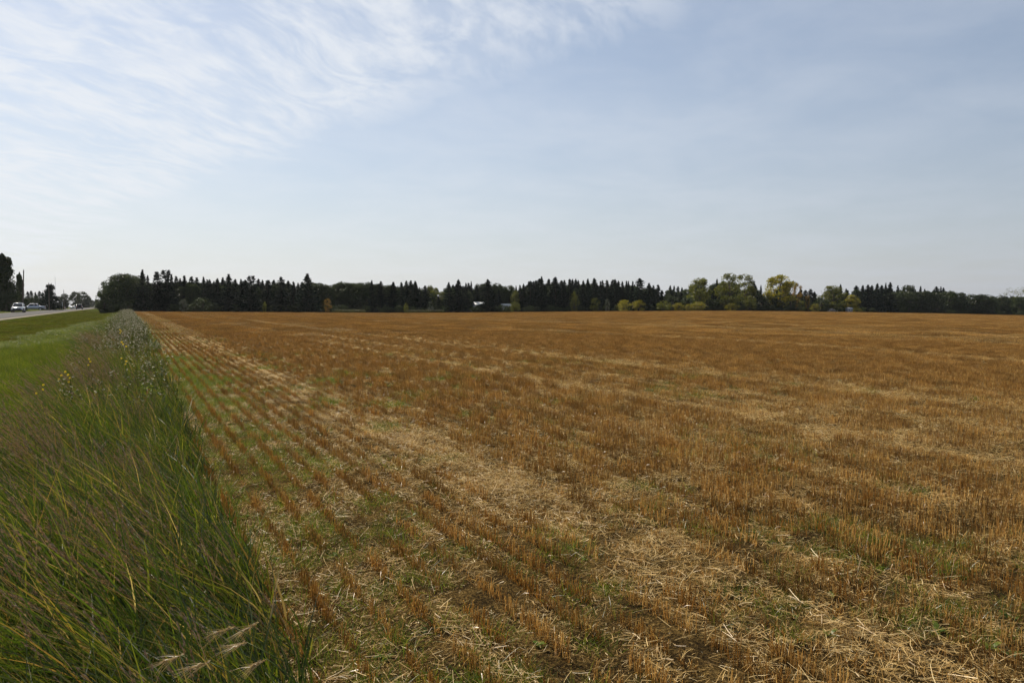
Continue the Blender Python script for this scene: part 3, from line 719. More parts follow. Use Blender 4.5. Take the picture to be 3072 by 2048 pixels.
SPR = [(spruce_mesh(600 + i, ragged=[.22, .3, .36][i % 3], power=[.7, .8, .62, .85][i % 4], R=[2.5, 2.2, 2.7][i % 3], twin=False), trunk_mesh(640 + i, 11.4, .2)) for i in range(7)]
TWIN = (spruce_mesh(620, R=2.6, twin=True), trunk_mesh(660, 9.6, .2))
BROAD = {}
for i, (k, m, kw) in enumerate([('green', 'green_leaf', dict(base=.02, nclump=60, leaves=170)), ('olive', 'olive_leaf', dict(base=.10, nclump=40, leaves=150)), ('yellow', 'yellow_leaf', dict(base=.12, nclump=44, leaves=150)),
                                ('orange', 'orange_leaf', dict(base=.08, nclump=20)), ('bush', 'green_leaf', dict(base=0, nclump=22, H=4, R=2.4, size=.13)), ('yellowbush', 'yellow_leaf', dict(base=0, nclump=24, H=4, R=2.6, size=.12)),
                                ('olivebush', 'olive_leaf', dict(base=0, nclump=22, H=4, R=2.4, size=.13)), ('greybush', 'grey_leaf', dict(base=0, nclump=18, H=4, R=2.2, size=.12)), ('airy', 'olive_leaf', dict(base=.2, nclump=16, leaves=60, size=.17)),
                                ('poplar', 'green_leaf', dict(base=.02, nclump=80, R=3.2, shape='column', leaves=170)), ('cone', 'spruce', dict(base=.0, nclump=70, R=4.0, shape='cone', leaves=120))]):
    BROAD[k] = [broad_tree(700 + 10 * i + j, M[m], **kw) for j in range(3)]
BASEH = {'bush': 4.0, 'yellowbush': 4.0, 'olivebush': 4.0, 'greybush': 4.0}
BASER = {'bush': 2.4, 'yellowbush': 2.6, 'olivebush': 2.4, 'greybush': 2.2, 'poplar': 3.2}
TREES = []
def plant(name, kind, px, py, Y, half_px, label, cat, group=None, rz=None, var=None):
    """a tree whose top stands where the photograph shows it, rooted at distance Y"""
    p = at(px, py, Y); base = float(terrain(p.x, p.y)); H = p.z - base
    depth = p.y * math.cos(YAW) + p.x * math.sin(YAW); R = half_px / F * depth
    v = RNG.integers(0, 100) if var is None else var
    root = bpy.data.objects.new(name, None); col.objects.link(root)
    root.location = (p.x, p.y, base - .03); root.rotation_euler = (0, 0, RNG.uniform(0, 6.283) if rz is None else rz)
    if kind in ('spruce', 'twin'):
        cm, tm = TWIN if kind == 'twin' else SPR[v % len(SPR)]; h0, r0 = 12.0, 2.5
    else:
        cm, tm = BROAD[kind][v % 3]; h0 = BASEH.get(kind, 12.0); r0 = BASER.get(kind, 4.0)
    root.scale = (R / r0, R / r0, H / h0)
    obj('crown', cm, root); obj('stems' if kind.endswith('bush') else 'trunk', tm, root)
    root.empty_display_size = .2
    tag(root, label, cat, group); TREES.append((px, py, kind, root))
    return root

ORD = ['first', 'second', 'third', 'fourth', 'fifth', 'sixth', 'seventh', 'eighth', 'ninth', 'tenth', 'eleventh', 'twelfth', 'thirteenth', 'fourteenth', 'fifteenth', 'sixteenth', 'seventeenth', 'eighteenth', 'nineteenth', 'twentieth']
def row_of(name, kind, items, phrase, cat, group, Y0, Y1, half):
    """items (px, py[, half]) from left to right; phrase tells them apart by their order from a landmark"""
    for i, it in enumerate(items):
        h = (it[2] if len(it) > 2 else half * RNG.uniform(.85, 1.2)) * (1.45 * RNG.uniform(.8, 1.45) if kind == 'spruce' else 1.15)
        plant(name, kind, it[0], it[1], RNG.uniform(Y0, Y1), h, phrase.format(ORD[i]), cat, group)

GS = 'spruces along the far field edge'
sp = lambda px, py, hw, Y, lab, kind='spruce': plant('spruce_tree', kind, px, py, Y, hw * 1.15, lab, 'spruce', GS)
# landmarks among the spruces
sp(427, 811, 26, 236, 'tall knob tipped spruce just right of the rounded leafy trees')
sp(471, 815, 30, 236, 'tall spruce between the knob tipped spruce and the forked one')
sp(498, 809, 36, 238, 'tall fork topped spruce near the left end of the wood', 'twin')
sp(686, 824, 30, 236, 'broad spruce standing above its row behind the dark green bush')
sp(753, 826, 30, 237, 'twin tipped spruce in the left half of the wood', 'twin')
sp(843, 831, 28, 236, 'pointed broad spruce midway between twin tipped and largest spruces')
sp(922, 823, 40, 234, 'largest broad spruce where the even leafy hedge begins')
sp(1115, 841, 16, 236, 'spruce tip rising from the right part of the leafy hedge')
sp(1346, 848, 22, 236, 'ragged spruce right of the sky gap in the wood')
sp(1375, 840, 30, 235, 'tall spruce just left of the pale roof')
sp(1464, 839, 27, 236, 'dark broad spruce right beside the pale roof')
sp(1625, 831, 20, 240, 'tall ragged spruce on the left of the dense dark clump')
sp(1783, 836, 26, 237, 'wide spruce in the middle of the dense dark clump')
sp(1920, 836, 34, 236, 'broad dome topped conifer behind the long yellow bush')
sp(2151, 838, 13, 246, 'narrow spruce wedged between the two large leafy trees')
sp(2262, 844, 16, 240, 'dark spruce leaning on the right side of the tallest leafy tree')
sp(2283, 856, 11, 243, 'thin spruce in the gap left of the yellow leafed tree')
sp(2632, 851, 20, 236, 'dome shaped conifer inside the dark clump on the right')
sp(2671, 847, 20, 236, 'tallest blunt spruce of the dark clump on the right')
sp(2762, 858, 13, 244, 'lone small spruce tip above the long right hand hedge')
# ordinary spruces between them
def S(c, x0, items, k=5.113): return [(x0 + a / k, 780 + b / k) + tuple(r_) for a, b, *r_ in items]
row_of('spruce_tree', 'spruce', S(0, 280, [(830, 235), (1195, 220), (1270, 245), (1330, 290), (1395, 240), (1505, 250), (1585, 270), (1690, 265), (1745, 300), (1785, 300), (1850, 320), (1900, 290), (1985, 275)]),
       'slender dark spruce, {} smaller tip right of the knob tipped spruce', 'spruce', GS, 240, 256, 15)
row_of('spruce_tree', 'spruce', S(0, 280, [(2175, 300), (2265, 300), (2335, 310)]) + S(0, 720, [(50, 320), (85, 315)]),
       'small dark spruce, {} tip right of the broad spruce behind the green bush', 'spruce', GS, 242, 256, 14)
row_of('spruce_tree', 'spruce', S(0, 720, [(280, 290), (345, 305), (410, 315), (435, 310), (515, 310)]),
       'dark spruce, {} tip right of the twin tipped spruce', 'spruce', GS, 241, 255, 14)
row_of('spruce_tree', 'spruce', S(0, 720, [(740, 320), (820, 330), (890, 350), (955, 345)]),
       'short dark spruce, {} tip left of centre before the largest broad spruce', 'spruce', GS, 241, 252, 14)
row_of('spruce_tree', 'spruce', S(0, 720, [(2160, 330), (2345, 345)]) + S(0, 1160, [(105, 345), (225, 345), (300, 320), (370, 315), (440, 330), (590, 395)]),
       'ragged spruce, {} tip right of the leafy hedge', 'spruce', GS, 238, 250, 15)
row_of('spruce_tree', 'spruce', S(0, 1160, [(1215, 350), (1255, 350), (1297, 335), (1380, 395)]),
       'thin spruce, {} tip right of the tall spruce by the pale roof', 'spruce', GS, 240, 250, 11)
row_of('spruce_tree', 'spruce', S(0, 1160, [(1985, 400, 9), (2045, 380, 10), (2100, 365), (2180, 325), (2210, 320), (2250, 330), (2285, 315), (2340, 290)]),
       'close set spruce, {} tip on the left slope of the dense dark clump', 'spruce', GS, 238, 254, 14)
row_of('spruce_tree', 'spruce', S(0, 1600, [(40, 315), (235, 290), (335, 270, 20), (430, 315), (478, 310), (560, 290), (600, 300), (650, 290), (690, 310), (765, 320), (835, 295)]),
       'close set spruce, {} tip right of the tall ragged spruce', 'spruce', GS, 238, 258, 14)
row_of('spruce_tree', 'spruce', S(0, 1600, [(1030, 325), (1062, 315), (1130, 305), (1220, 305, 19), (1255, 300), (1305, 320), (1365, 335), (1430, 320), (1460, 330), (1525, 325)]),
       'even topped spruce, {} tip right of the wide spruce in the clump', 'spruce', GS, 240, 258, 13)
row_of('spruce_tree', 'spruce', S(0, 1600, [(1775, 360), (1840, 390), (1915, 380, 15), (1975, 470, 12)]),
       'short spruce, {} tip right of the dome topped conifer', 'spruce', GS, 239, 248, 14)
row_of('spruce_tree', 'spruce', S(0, 1600, [(2100, 395, 9), (2160, 400, 9), (2220, 405, 9), (2280, 425, 9)]) + [(2046, 863, 9)],
       'pointed spruce, {} of the distant tips left of the leafy trees', 'spruce', GS, 268, 285, 10)
row_of('spruce_tree', 'spruce', S(0, 2040, [(1640, 395), (1700, 410), (1770, 395), (1825, 430)], 4.523),
       'small dark spruce, {} right of the yellow leafed tree', 'spruce', GS, 243, 256, 13)
row_of('spruce_tree', 'spruce', S(0, 2040, [(2180, 335), (2255, 390)], 4.523),
       'dark spruce, {} tip behind the olive tree above the stick pile', 'spruce', GS, 246, 250, 11)
row_of('spruce_tree', 'spruce', S(0, 2540, [(10, 400), (130, 340), (215, 340), (285, 330), (335, 335), (465, 340), (520, 310)], 4.421),
       'dark spruce, {} tip from the left of the right hand dark clump', 'spruce', GS, 238, 250, 14)
row_of('spruce_tree', 'spruce', S(0, 2540, [(680, 340), (1035, 390, 8), (1190, 355), (1250, 355), (1285, 365)], 4.421),
       'small spruce, {} tip above the long right hand hedge', 'spruce', GS, 246, 252, 11)

# leafy trees of the wood
GL = 'leafy trees along the far field edge'
row_of('leafy_tree', 'green', [(312, 868, 22), (332, 838, 32), (356, 822, 40), (384, 822, 40), (410, 826, 34)],
       'dark green leafy tree, {} from the road at the wood\'s left end', 'tree', GL, 236, 252, 34)
row_of('hedge_tree', 'green', S(0, 720, [(1160, 355), (1220, 350), (1290, 368), (1350, 385), (1410, 380), (1500, 357), (1580, 338), (1680, 352), (1760, 348), (1840, 350), (1940, 345), (2080, 368), (2250, 388)]),
       'dark green hedge tree, {} right of the largest broad spruce', 'tree', GL, 244, 252, 26)
row_of('leafy_tree', 'olive', S(0, 1160, [(655, 385, 14), (740, 420, 15), (830, 480, 20)]), 'thin yellowish leafy tree, {} in the sky gap of the wood', 'tree', GL, 250, 256, 15)
row_of('leafy_tree', 'green', S(0, 1160, [(1430, 368, 20), (1690, 350, 24), (1785, 400, 18), (1880, 393, 22)]), 'dark round leafy tree, {} around and right of the pale roof', 'tree', GL, 251, 256, 20)
plant('leafy_tree', 'olive', 1545, 872, 242, 14, 'lime green leafy tree at the left foot of the dense clump', 'tree', GL)
row_of('leafy_tree', 'green', S(0, 2040, [(80, 395, 20), (10, 430, 20)], 4.523), 'dark leafy tree, {} just left of the large leafy trees', 'tree', GL, 250, 262, 20)
plant('leafy_tree', 'olive', 2098, 833, 238, 36, 'olive leafy tree, leftmost of the three large leafy ones', 'tree', GL)
plant('leafy_tree', 'olive', 2190, 819, 236, 40, 'tallest olive leafy tree, left stem of the middle pair', 'tree', GL)
plant('leafy_tree', 'olive', 2236, 822, 240, 34, 'tall thin leafed tree, right stem of the middle pair', 'tree', GL)
plant('leafy_tree', 'yellow', 2342, 825, 237, 46, 'large rounded tree turning yellow, right of the olive pair', 'tree', GL)
plant('leafy_tree', 'orange', 2391, 850, 240, 18, 'small orange leafed tree at the yellow tree\'s right side', 'tree', GL)
plant('leafy_tree', 'orange', 2423, 884, 237, 8, 'slim russet sapling between yellow tree and stick pile', 'tree', GL)
plant('leafy_tree', 'olive', 2500, 856, 238, 38, 'broad olive leafy tree directly above the pale stick pile', 'tree', GL)
plant('leafy_tree', 'yellow', 2556, 884, 236, 24, 'short yellow green tree left of the right hand dark clump', 'tree', GL)
row_of('leafy_tree', 'green', S(0, 2540, [(790, 330, 18), (850, 335, 15)], 4.421), 'dark leafy treetop, {} of a pair above the right hand hedge', 'tree', GL, 240, 246, 18)
row_of('hedge_tree', 'green', S(0, 2540, [(640, 420), (750, 408), (840, 425), (920, 420), (1050, 410), (1200, 423), (1350, 413), (1440, 430), (1520, 433), (1650, 450), (1770, 455), (1850, 455), (1930, 478), (2050, 470), (2180, 500), (2300, 490)], 4.421) + [(3085, 888)],
       'dark green hedge tree, {} right of the right hand dark clump', 'tree', GL, 236, 246, 25)
row_of('leafy_tree', 'airy', S(0, 2540, [(2060, 425, 14), (2180, 360, 18), (2310, 350, 22)], 4.421) + [(3098, 852, 24)], 'sparse airy tree, {} at the photo\'s right edge', 'tree', GL, 258, 268, 18)

# bushes at the foot of the wood
GB = 'bushes at the foot of the wood'
bu = lambda kind, px, py, Y, hw, lab: plant('bush', kind, px, py, Y, hw, lab, 'bush', GB)
bu('bush', 384, 905, 232, 14, 'low dark bush under the leafy trees at the left end')
bu('greybush', 551, 898, 233, 14, 'greyish bush left of the dark green bush')
bu('bush', 610, 894, 233, 36, 'wide dark green bush under the left spruces')
bu('olivebush', 793, 907, 233, 7, 'narrow light green bush below the twin tipped spruces')
plant('sapling', 'orange', 982, 895, 233, 14, 'small tree with orange leaves in front of the hedge', 'tree', GL)
bu('greybush', 1290, 905, 233, 10, 'pale grey shrub below the sky gap')
bu('bush', 1430, 915, 238, 15, 'dark bush hiding the foot of the pale roofed shed')
bu('bush', 1508, 914, 238, 14, 'dark bush left in front of the white trailer')
bu('bush', 1524, 917, 239, 12, 'dark bush right in front of the white trailer')
bu('olivebush', 1218, 908, 234, 8, 'thin pale bush at the start of the second weed strip')
bu('olivebush', 1545, 905, 232, 16, 'lime green bush right of the white trailer')
bu('olivebush', 1722, 878, 233, 15, 'upright lime bush against the dense dark clump')
bu('olivebush', 1784, 893, 234, 16, 'lime sprig bush in front of the dense dark clump')
bu('greybush', 1823, 897, 234, 10, 'faint grey bush right of the lime sprig bush')
bu('yellowbush', 1872, 899, 231.6, 22, 'left half of the long bright yellow bush')
bu('yellowbush', 1918, 901, 232.4, 24, 'right half of the long bright yellow bush')
bu('olivebush', 1991, 901, 232, 22, 'rounded green bush right of the long yellow bush')
bu('yellowbush', 2035, 909, 231.8, 20, 'low yellow bush, left of the largest yellow green bush')
bu('yellowbush', 2092, 905, 231.6, 30, 'largest yellow green bush below the leftmost big tree')
bu('yellowbush', 2066, 912, 232.6, 14, 'small yellow bush between its two larger neighbours')
bu('yellowbush', 2195, 909, 231.8, 23, 'lone yellow bush below the tallest olive tree')
bu('olivebush', 2249, 886, 234, 21, 'tall olive bush below the right stem of the olive pair')
bu('yellowbush', 2446, 911, 232, 17, 'yellow green bush just left of the pale stick pile')
bu('yellowbush', 2572, 924, 231.5, 16, 'small golden bush right of the little grey shed')
bu('olivebush', 2405, 902, 234, 15, 'olive bush below the orange leafed tree')
for i, (px, py, hw) in enumerate([(2018, 888, 26), (2065, 890, 26), (2122, 892, 28), (2165, 895, 24), (2222, 890, 26), (2285, 884, 28), (2330, 886, 28), (2372, 890, 26), (2415, 893, 22), (2465, 893, 26), (2540, 900, 22)]):
    bu('bush', px, py, 237 + (i % 3), hw, 'dark understory bush, {} from the left below the large leafy trees'.format(ORD[i]))

# the wood behind, one dark mass
def back_wood():
    r = RNG; PCm = [SPR[i][0] for i in range(4)] + [BROAD['green'][0][0], BROAD['green'][1][0]]
    PC = proto_collection('wood_tree', PCm)
    tops = sorted([(p[0], p[1]) for p in TREES if p[1] < 905 and p[0] > 290]); tx = np.array([t[0] for t in tops]); ty = np.array([t[1] for t in tops])
    P, S_, I = [], [], []
    for px in np.arange(322, 3110, 5.0):
        near = ty[np.abs(tx - px) < 16]
        lim = (np.median(near) if len(near) else 885) + 11
        lim = max(lim, 846)
        if 1300 < px < 1345: lim = 886
        for k in range(4):
            Y = r.uniform(246, 300); q = at(px + r.uniform(-4, 4), lim + r.uniform(0, 22), Y); b = float(terrain(q.x, q.y)); H = q.z - b
            if Y < 252 and (abs(px - 1438) < 14 or abs(px - 1521) < 14): continue
            if H < 2: continue
            s = H / 12; P.append((q.x, q.y, b)); i = r.integers(0, 6); I.append(i); w = (.85 if i >= 4 else 1.15) * max(s, .6); S_.append((w, w, s))
    scatter('wood', 'dark mass of trees filling the wood behind the front row', 'wood', PC, 6, np.array(P), r.uniform(0, 6.283, len(P)), np.array(S_), idx=np.array(I))
    # brambles and low brush closing the foot of the wood
    PC = proto_collection('brush', [BROAD['bush'][i][0] for i in range(3)])
    n = 420; px = r.uniform(330, 3110, n); P = []; S_ = []
    for a in px:
        Y = r.uniform(234, 240); q = at(a, 920, Y); b = float(terrain(q.x, q.y)); P.append((q.x, q.y, b)); h = r.uniform(.25, .6); S_.append((h * 1.1, h * 1.1, h))
    scatter('brush', 'low dark brush closing the foot of the wood', 'brush', PC, 3, np.array(P), r.uniform(0, 6.283, len(P)), np.array(S_))
back_wood()
# pale seeding weeds in front of the wood: two strips
for (x0, x1, n, lab) in ((1000, 1096, 170, 'strip of pale weeds in front of the leafy hedge'), (1222, 1330, 190, 'strip of pale weeds below the sky gap')):
    px = RNG.uniform(x0, x1, n); Y = RNG.uniform(229.5, 231.5, n); X = np.array([at(a, 920, b).x for a, b in zip(px, Y)])
    scatter('pale_weeds', lab, 'weeds', FLUFF, 6, pts(X, Y), RNG.uniform(0, 6.283, n), np.stack([np.full(n, 2.2)] * 2 + [RNG.uniform(.8, 1.25, n)], 1))

# trees and poles across the road
GR = 'trees across the road'
lt = lambda name, kind, px, py, Y, hw, lab, cat='tree': plant(name, kind, px, py, Y, hw, lab, cat, GR)
lt('poplar_tree', 'poplar', 6, 760, 214, 48, 'big dark columnar poplar cut by the photo\'s left edge')
lt('poplar_tree', 'poplar', 58, 816, 236, 16, 'narrow ragged poplar beside the tall pole')
lt('leafy_tree', 'green', -30, 800, 222, 40, 'dark tree mostly outside the left edge')
lt('bush', 'bush', 20, 880, 208, 30, 'dark bush below the big poplar', 'bush')
lt('bush', 'bush', 56, 878, 232, 24, 'dark bush below the narrow poplar', 'bush')
lt('bush', 'bush', 74, 893, 300, 14, 'dark bush left of the parked pickup', 'bush')
lt('bush', 'bush', 103, 887, 330, 16, 'dark bush behind the parked pickup', 'bush')
row_of('spruce_tree', 'spruce', [(83, 875, 10), (93, 873, 10), (106, 876, 10), (118, 873, 10), (128, 878, 10)], 'hazy distant spruce, {} behind the parked pickup', 'spruce', GR, 420, 440, 9)
lt('broad_spruce', 'cone', 150, 854, 285, 36, 'dark cone shaped spruce behind the roadside poles', 'spruce')
lt('leafy_tree', 'green', 194, 880, 480, 16, 'hazy tree between dark spruce and the large far tree')
lt('leafy_tree', 'green', 178, 888, 470, 14, 'hazy tree half behind the dark cone shaped spruce')
lt('leafy_tree', 'green', 226, 875, 620, 18, 'left part of the large hazy tree by the road')
lt('leafy_tree', 'green', 246, 874, 640, 22, 'right part of the large hazy tree by the road')
lt('leafy_tree', 'green', 262, 888, 650, 13, 'lower hazy tree on the large one\'s right shoulder')
row_of('leafy_tree', 'green', [(276, 900, 9), (284, 903, 10), (292, 908, 9)], 'faint far tree, {} where the road disappears', 'tree', GR, 1000, 1080, 9)

# ------------------------------------------------------------------ poles and the mast
M['pole_wood'] = flat_mat('pole_wood', (.085, .065, .05), .9, spec=.2, noise=.35, scale=4)
M['steel'] = flat_mat('steel', (.45, .46, .47), .5, .7, noise=.1)
M['ceramic'] = flat_mat('ceramic', (.25, .2, .17), .3)
def pole(px, py, Y, lab, lean=0.0, arm=True, r0=.15):
    p = at(px, py, Y); b = float(terrain(p.x, p.y)); H = p.z - b
    root = bpy.data.objects.new('utility_pole', None); col.objects.link(root); root.location = (p.x + lean * H * -1, p.y, b); root.rotation_euler = (0, -lean * -1, 0)
    V, Q = tube([[0, 0, -.3], [0, 0, H * .5], [0, 0, H]], [r0, r0 * .82, r0 * .62], 6); obj('pole', mesh_from('pole', V, Q, [M['pole_wood']], smooth=True), root)
    if arm:
        a = obj('crossarm', mesh_from('crossarm', *box(-.06, .06, -.9, .9, H - .62, H - .48), [M['pole_wood']]), root)
        for s in (-.8, -.3, .3, .8):
            V, Q = tube([[0, s, H - .48], [0, s, H - .40], [0, s, H - .33]], [.03, .055, .035], 6); obj('insulator', mesh_from('insulator', V, Q, [M['ceramic']]), a)
    V, Q = tube([[0, 0, H], [0, 0, H + .22]], [.035, .05], 6); obj('insulator', mesh_from('insulator', V, Q, [M['ceramic']]), root)
    return tag(root, lab, 'utility pole', 'utility poles along the road')
pole(71, 810, 229, 'tall dark leaning utility pole beside the narrow poplar', .045, True, .2)
pole(146, 849, 266, 'utility pole in front of the cone shaped spruce', 0, True)
pole(153.6, 850, 300, 'utility pole tip showing behind the cone shaped spruce', 0, True)
pole(191, 870, 385, 'thin hazy utility pole left of the large far tree', 0, True)
def mast(px, py, Y):
    p = at(px, py, Y); b = float(terrain(p.x, p.y)); H = p.z - b
    root = bpy.data.objects.new('radio_mast', None); col.objects.link(root); root.location = (p.x, p.y, b)
    for k in range(3):
        a = k * 2.094; c = np.array([math.cos(a) * .3, math.sin(a) * .3])
        V, Q = tube([[c[0], c[1], 0], [c[0] * .8, c[1] * .8, H * .93]], [.045, .04], 4); obj('leg', mesh_from('leg', V, Q, [M['steel']]), root)
    g = Geo(); z = np.linspace(0, H * .93, 30)
    for i in range(29):
        for k in range(3):
            a = k * 2.094; b2 = (k + 1) * 2.094
            g.add(*tube([[.28 * math.cos(a), .28 * math.sin(a), z[i]], [.28 * math.cos(b2), .28 * math.sin(b2), z[i + 1]]], [.02, .02], 4))
    obj('lattice', g.mesh('lattice', [M['steel']]), root)
    V, Q = tube([[0, 0, H * .9], [0, 0, H]], [.05, .03], 4); obj('antenna', mesh_from('antenna', V, Q, [M['steel']]), root)
    tag(root, 'tall thin radio mast rising faintly behind the far trees', 'mast')
mast(165, 824, 820)

# ------------------------------------------------------------------ buildings and things at the wood
M['white_paint'] = flat_mat('white_paint', (.55, .56, .57), .45, noise=.04)
M['roof_metal'] = flat_mat('roof_metal', (.40, .41, .42), .5, .0, noise=.06)
M['grey_wall'] = flat_mat('grey_wall', (.33, .34, .37), .7, noise=.1)
M['dark_glass'] = flat_mat('dark_glass', (.012, .014, .016), .06, spec=.6, noise=0)
def shed(name, px, py, Y, W, D, Hw, Hr, wall, roof, lab, cat):
    p = at(px, py, Y); b = float(terrain(p.x, p.y))
    root = bpy.data.objects.new(name, None); col.objects.link(root); root.location = (p.x, p.y, b); root.rotation_euler = (0, 0, -.1)
    g = Geo(); g.add(*box(-W / 2, W / 2, -D / 2, D / 2, 0, Hw)); 
    V = [(-W / 2, -D / 2, Hw), (-W / 2, D / 2, Hw), (-W / 2, 0, Hw + Hr), (-W / 2, 0, Hw + Hr), (W / 2, -D / 2, Hw), (W / 2, D / 2, Hw), (W / 2, 0, Hw + Hr), (W / 2, 0, Hw + Hr)]
    g.add(V, [[0, 1, 2, 3], [5, 4, 7, 6]]); obj('wall', g.mesh('wall', [wall]), root)
    g = Geo(); e = .25
    for s in (-1, 1):
        y0 = s * (D / 2 + e); z0 = Hw - e * Hr / (D / 2)
        V = [(-W / 2 - e, y0, z0 + .03), (W / 2 + e, y0, z0 + .03), (W / 2 + e, 0, Hw + Hr + .03), (-W / 2 - e, 0, Hw + Hr + .03), (-W / 2 - e, y0, z0 + .12), (W / 2 + e, y0, z0 + .12), (W / 2 + e, 0, Hw + Hr + .12), (-W / 2 - e, 0, Hw + Hr + .12)]
        g.add(V, [[0, 3, 2, 1], [4, 5, 6, 7], [0, 1, 5, 4], [1, 2, 6, 5], [2, 3, 7, 6], [3, 0, 4, 7]])
    obj('roof', g.mesh('roof', [roof]), root)
    d = obj('door', mesh_from('door', *box(-.45, .45, -D / 2 - .03, -D / 2 + .02, 0, min(2.0, Hw * .9)), [M['grey_wall']]), root)
    obj('handle', mesh_from('handle', *box(.30, .36, -D / 2 - .07, -D / 2 - .03, .9, 1.0), [M['steel']]), d)
    for s in (-1, 1):
        w = obj('window', mesh_from('window', *box(s * W * .32 - W * .09, s * W * .32 + W * .09, -D / 2 - .04, -D / 2 + .02, Hw * .42, Hw * .8), [M['white_paint']]), root)
        obj('pane', mesh_from('pane', *box(s * W * .32 - W * .075, s * W * .32 + W * .075, -D / 2 - .06, -D / 2 - .04, Hw * .46, Hw * .76), [M['dark_glass']]), w)
    return tag(root, lab, cat)
shed('farm_shed', 1437, 915, 242, 3.4, 4.0, 2.45, 1.0, M['grey_wall'], M['roof_metal'], 'grey shed with pale roof glimpsed between the spruces', 'shed')
shed('tool_shed', 2547, 930, 233, 2.2, 1.8, 1.6, .35, M['grey_wall'], M['grey_wall'], 'little grey shed beside the small golden bush', 'shed')

def prism_loft(stations, b=.07):
    """closed loft along x through bevelled cross-sections (x, z0, z1, half width bottom, half width top)"""
    V = []; n = len(stations)
    for (x, z0, z1, w0, w1) in stations:
        V += [(x, -w0, z0 + b), (x, -w1, z1 - b), (x, -w1 + b, z1), (x, w1 - b, z1), (x, w1, z1 - b), (x, w0, z0 + b), (x, w0 - b, z0), (x, -w0 + b, z0)]
    Q = [[i * 8 + k, i * 8 + (k + 1) % 8, (i + 1) * 8 + (k + 1) % 8, (i + 1) * 8 + k] for i in range(n - 1) for k in range(8)]
    for o in (0, (n - 1) * 8): Q += [[o, o + 1, o + 4, o + 5], [o + 1, o + 2, o + 3, o + 4], [o, o + 5, o + 6, o + 7]]
    return np.array(V, float), np.array(Q)
M['tyre'] = flat_mat('tyre', (.012, .012, .012), .85, noise=.1)
M['black_trim'] = flat_mat('black_trim', (.012, .012, .013), .4, noise=.1)
M['lamp_glass'] = flat_mat('lamp_glass', (.8, .82, .85), .08, spec=.8, noise=0)
M['red_lens'] = flat_mat('red_lens', (.35, .015, .012), .2, noise=0)
M['car_white'] = flat_mat('car_white', (.45, .46, .47), .28, noise=.02, coat=.6)
M['car_silver'] = flat_mat('car_silver', (.36, .38, .44), .3, .45, noise=.03, coat=.6)
M['car_dark'] = flat_mat('car_dark', (.05, .055, .065), .3, .2, noise=.03, coat=.6)
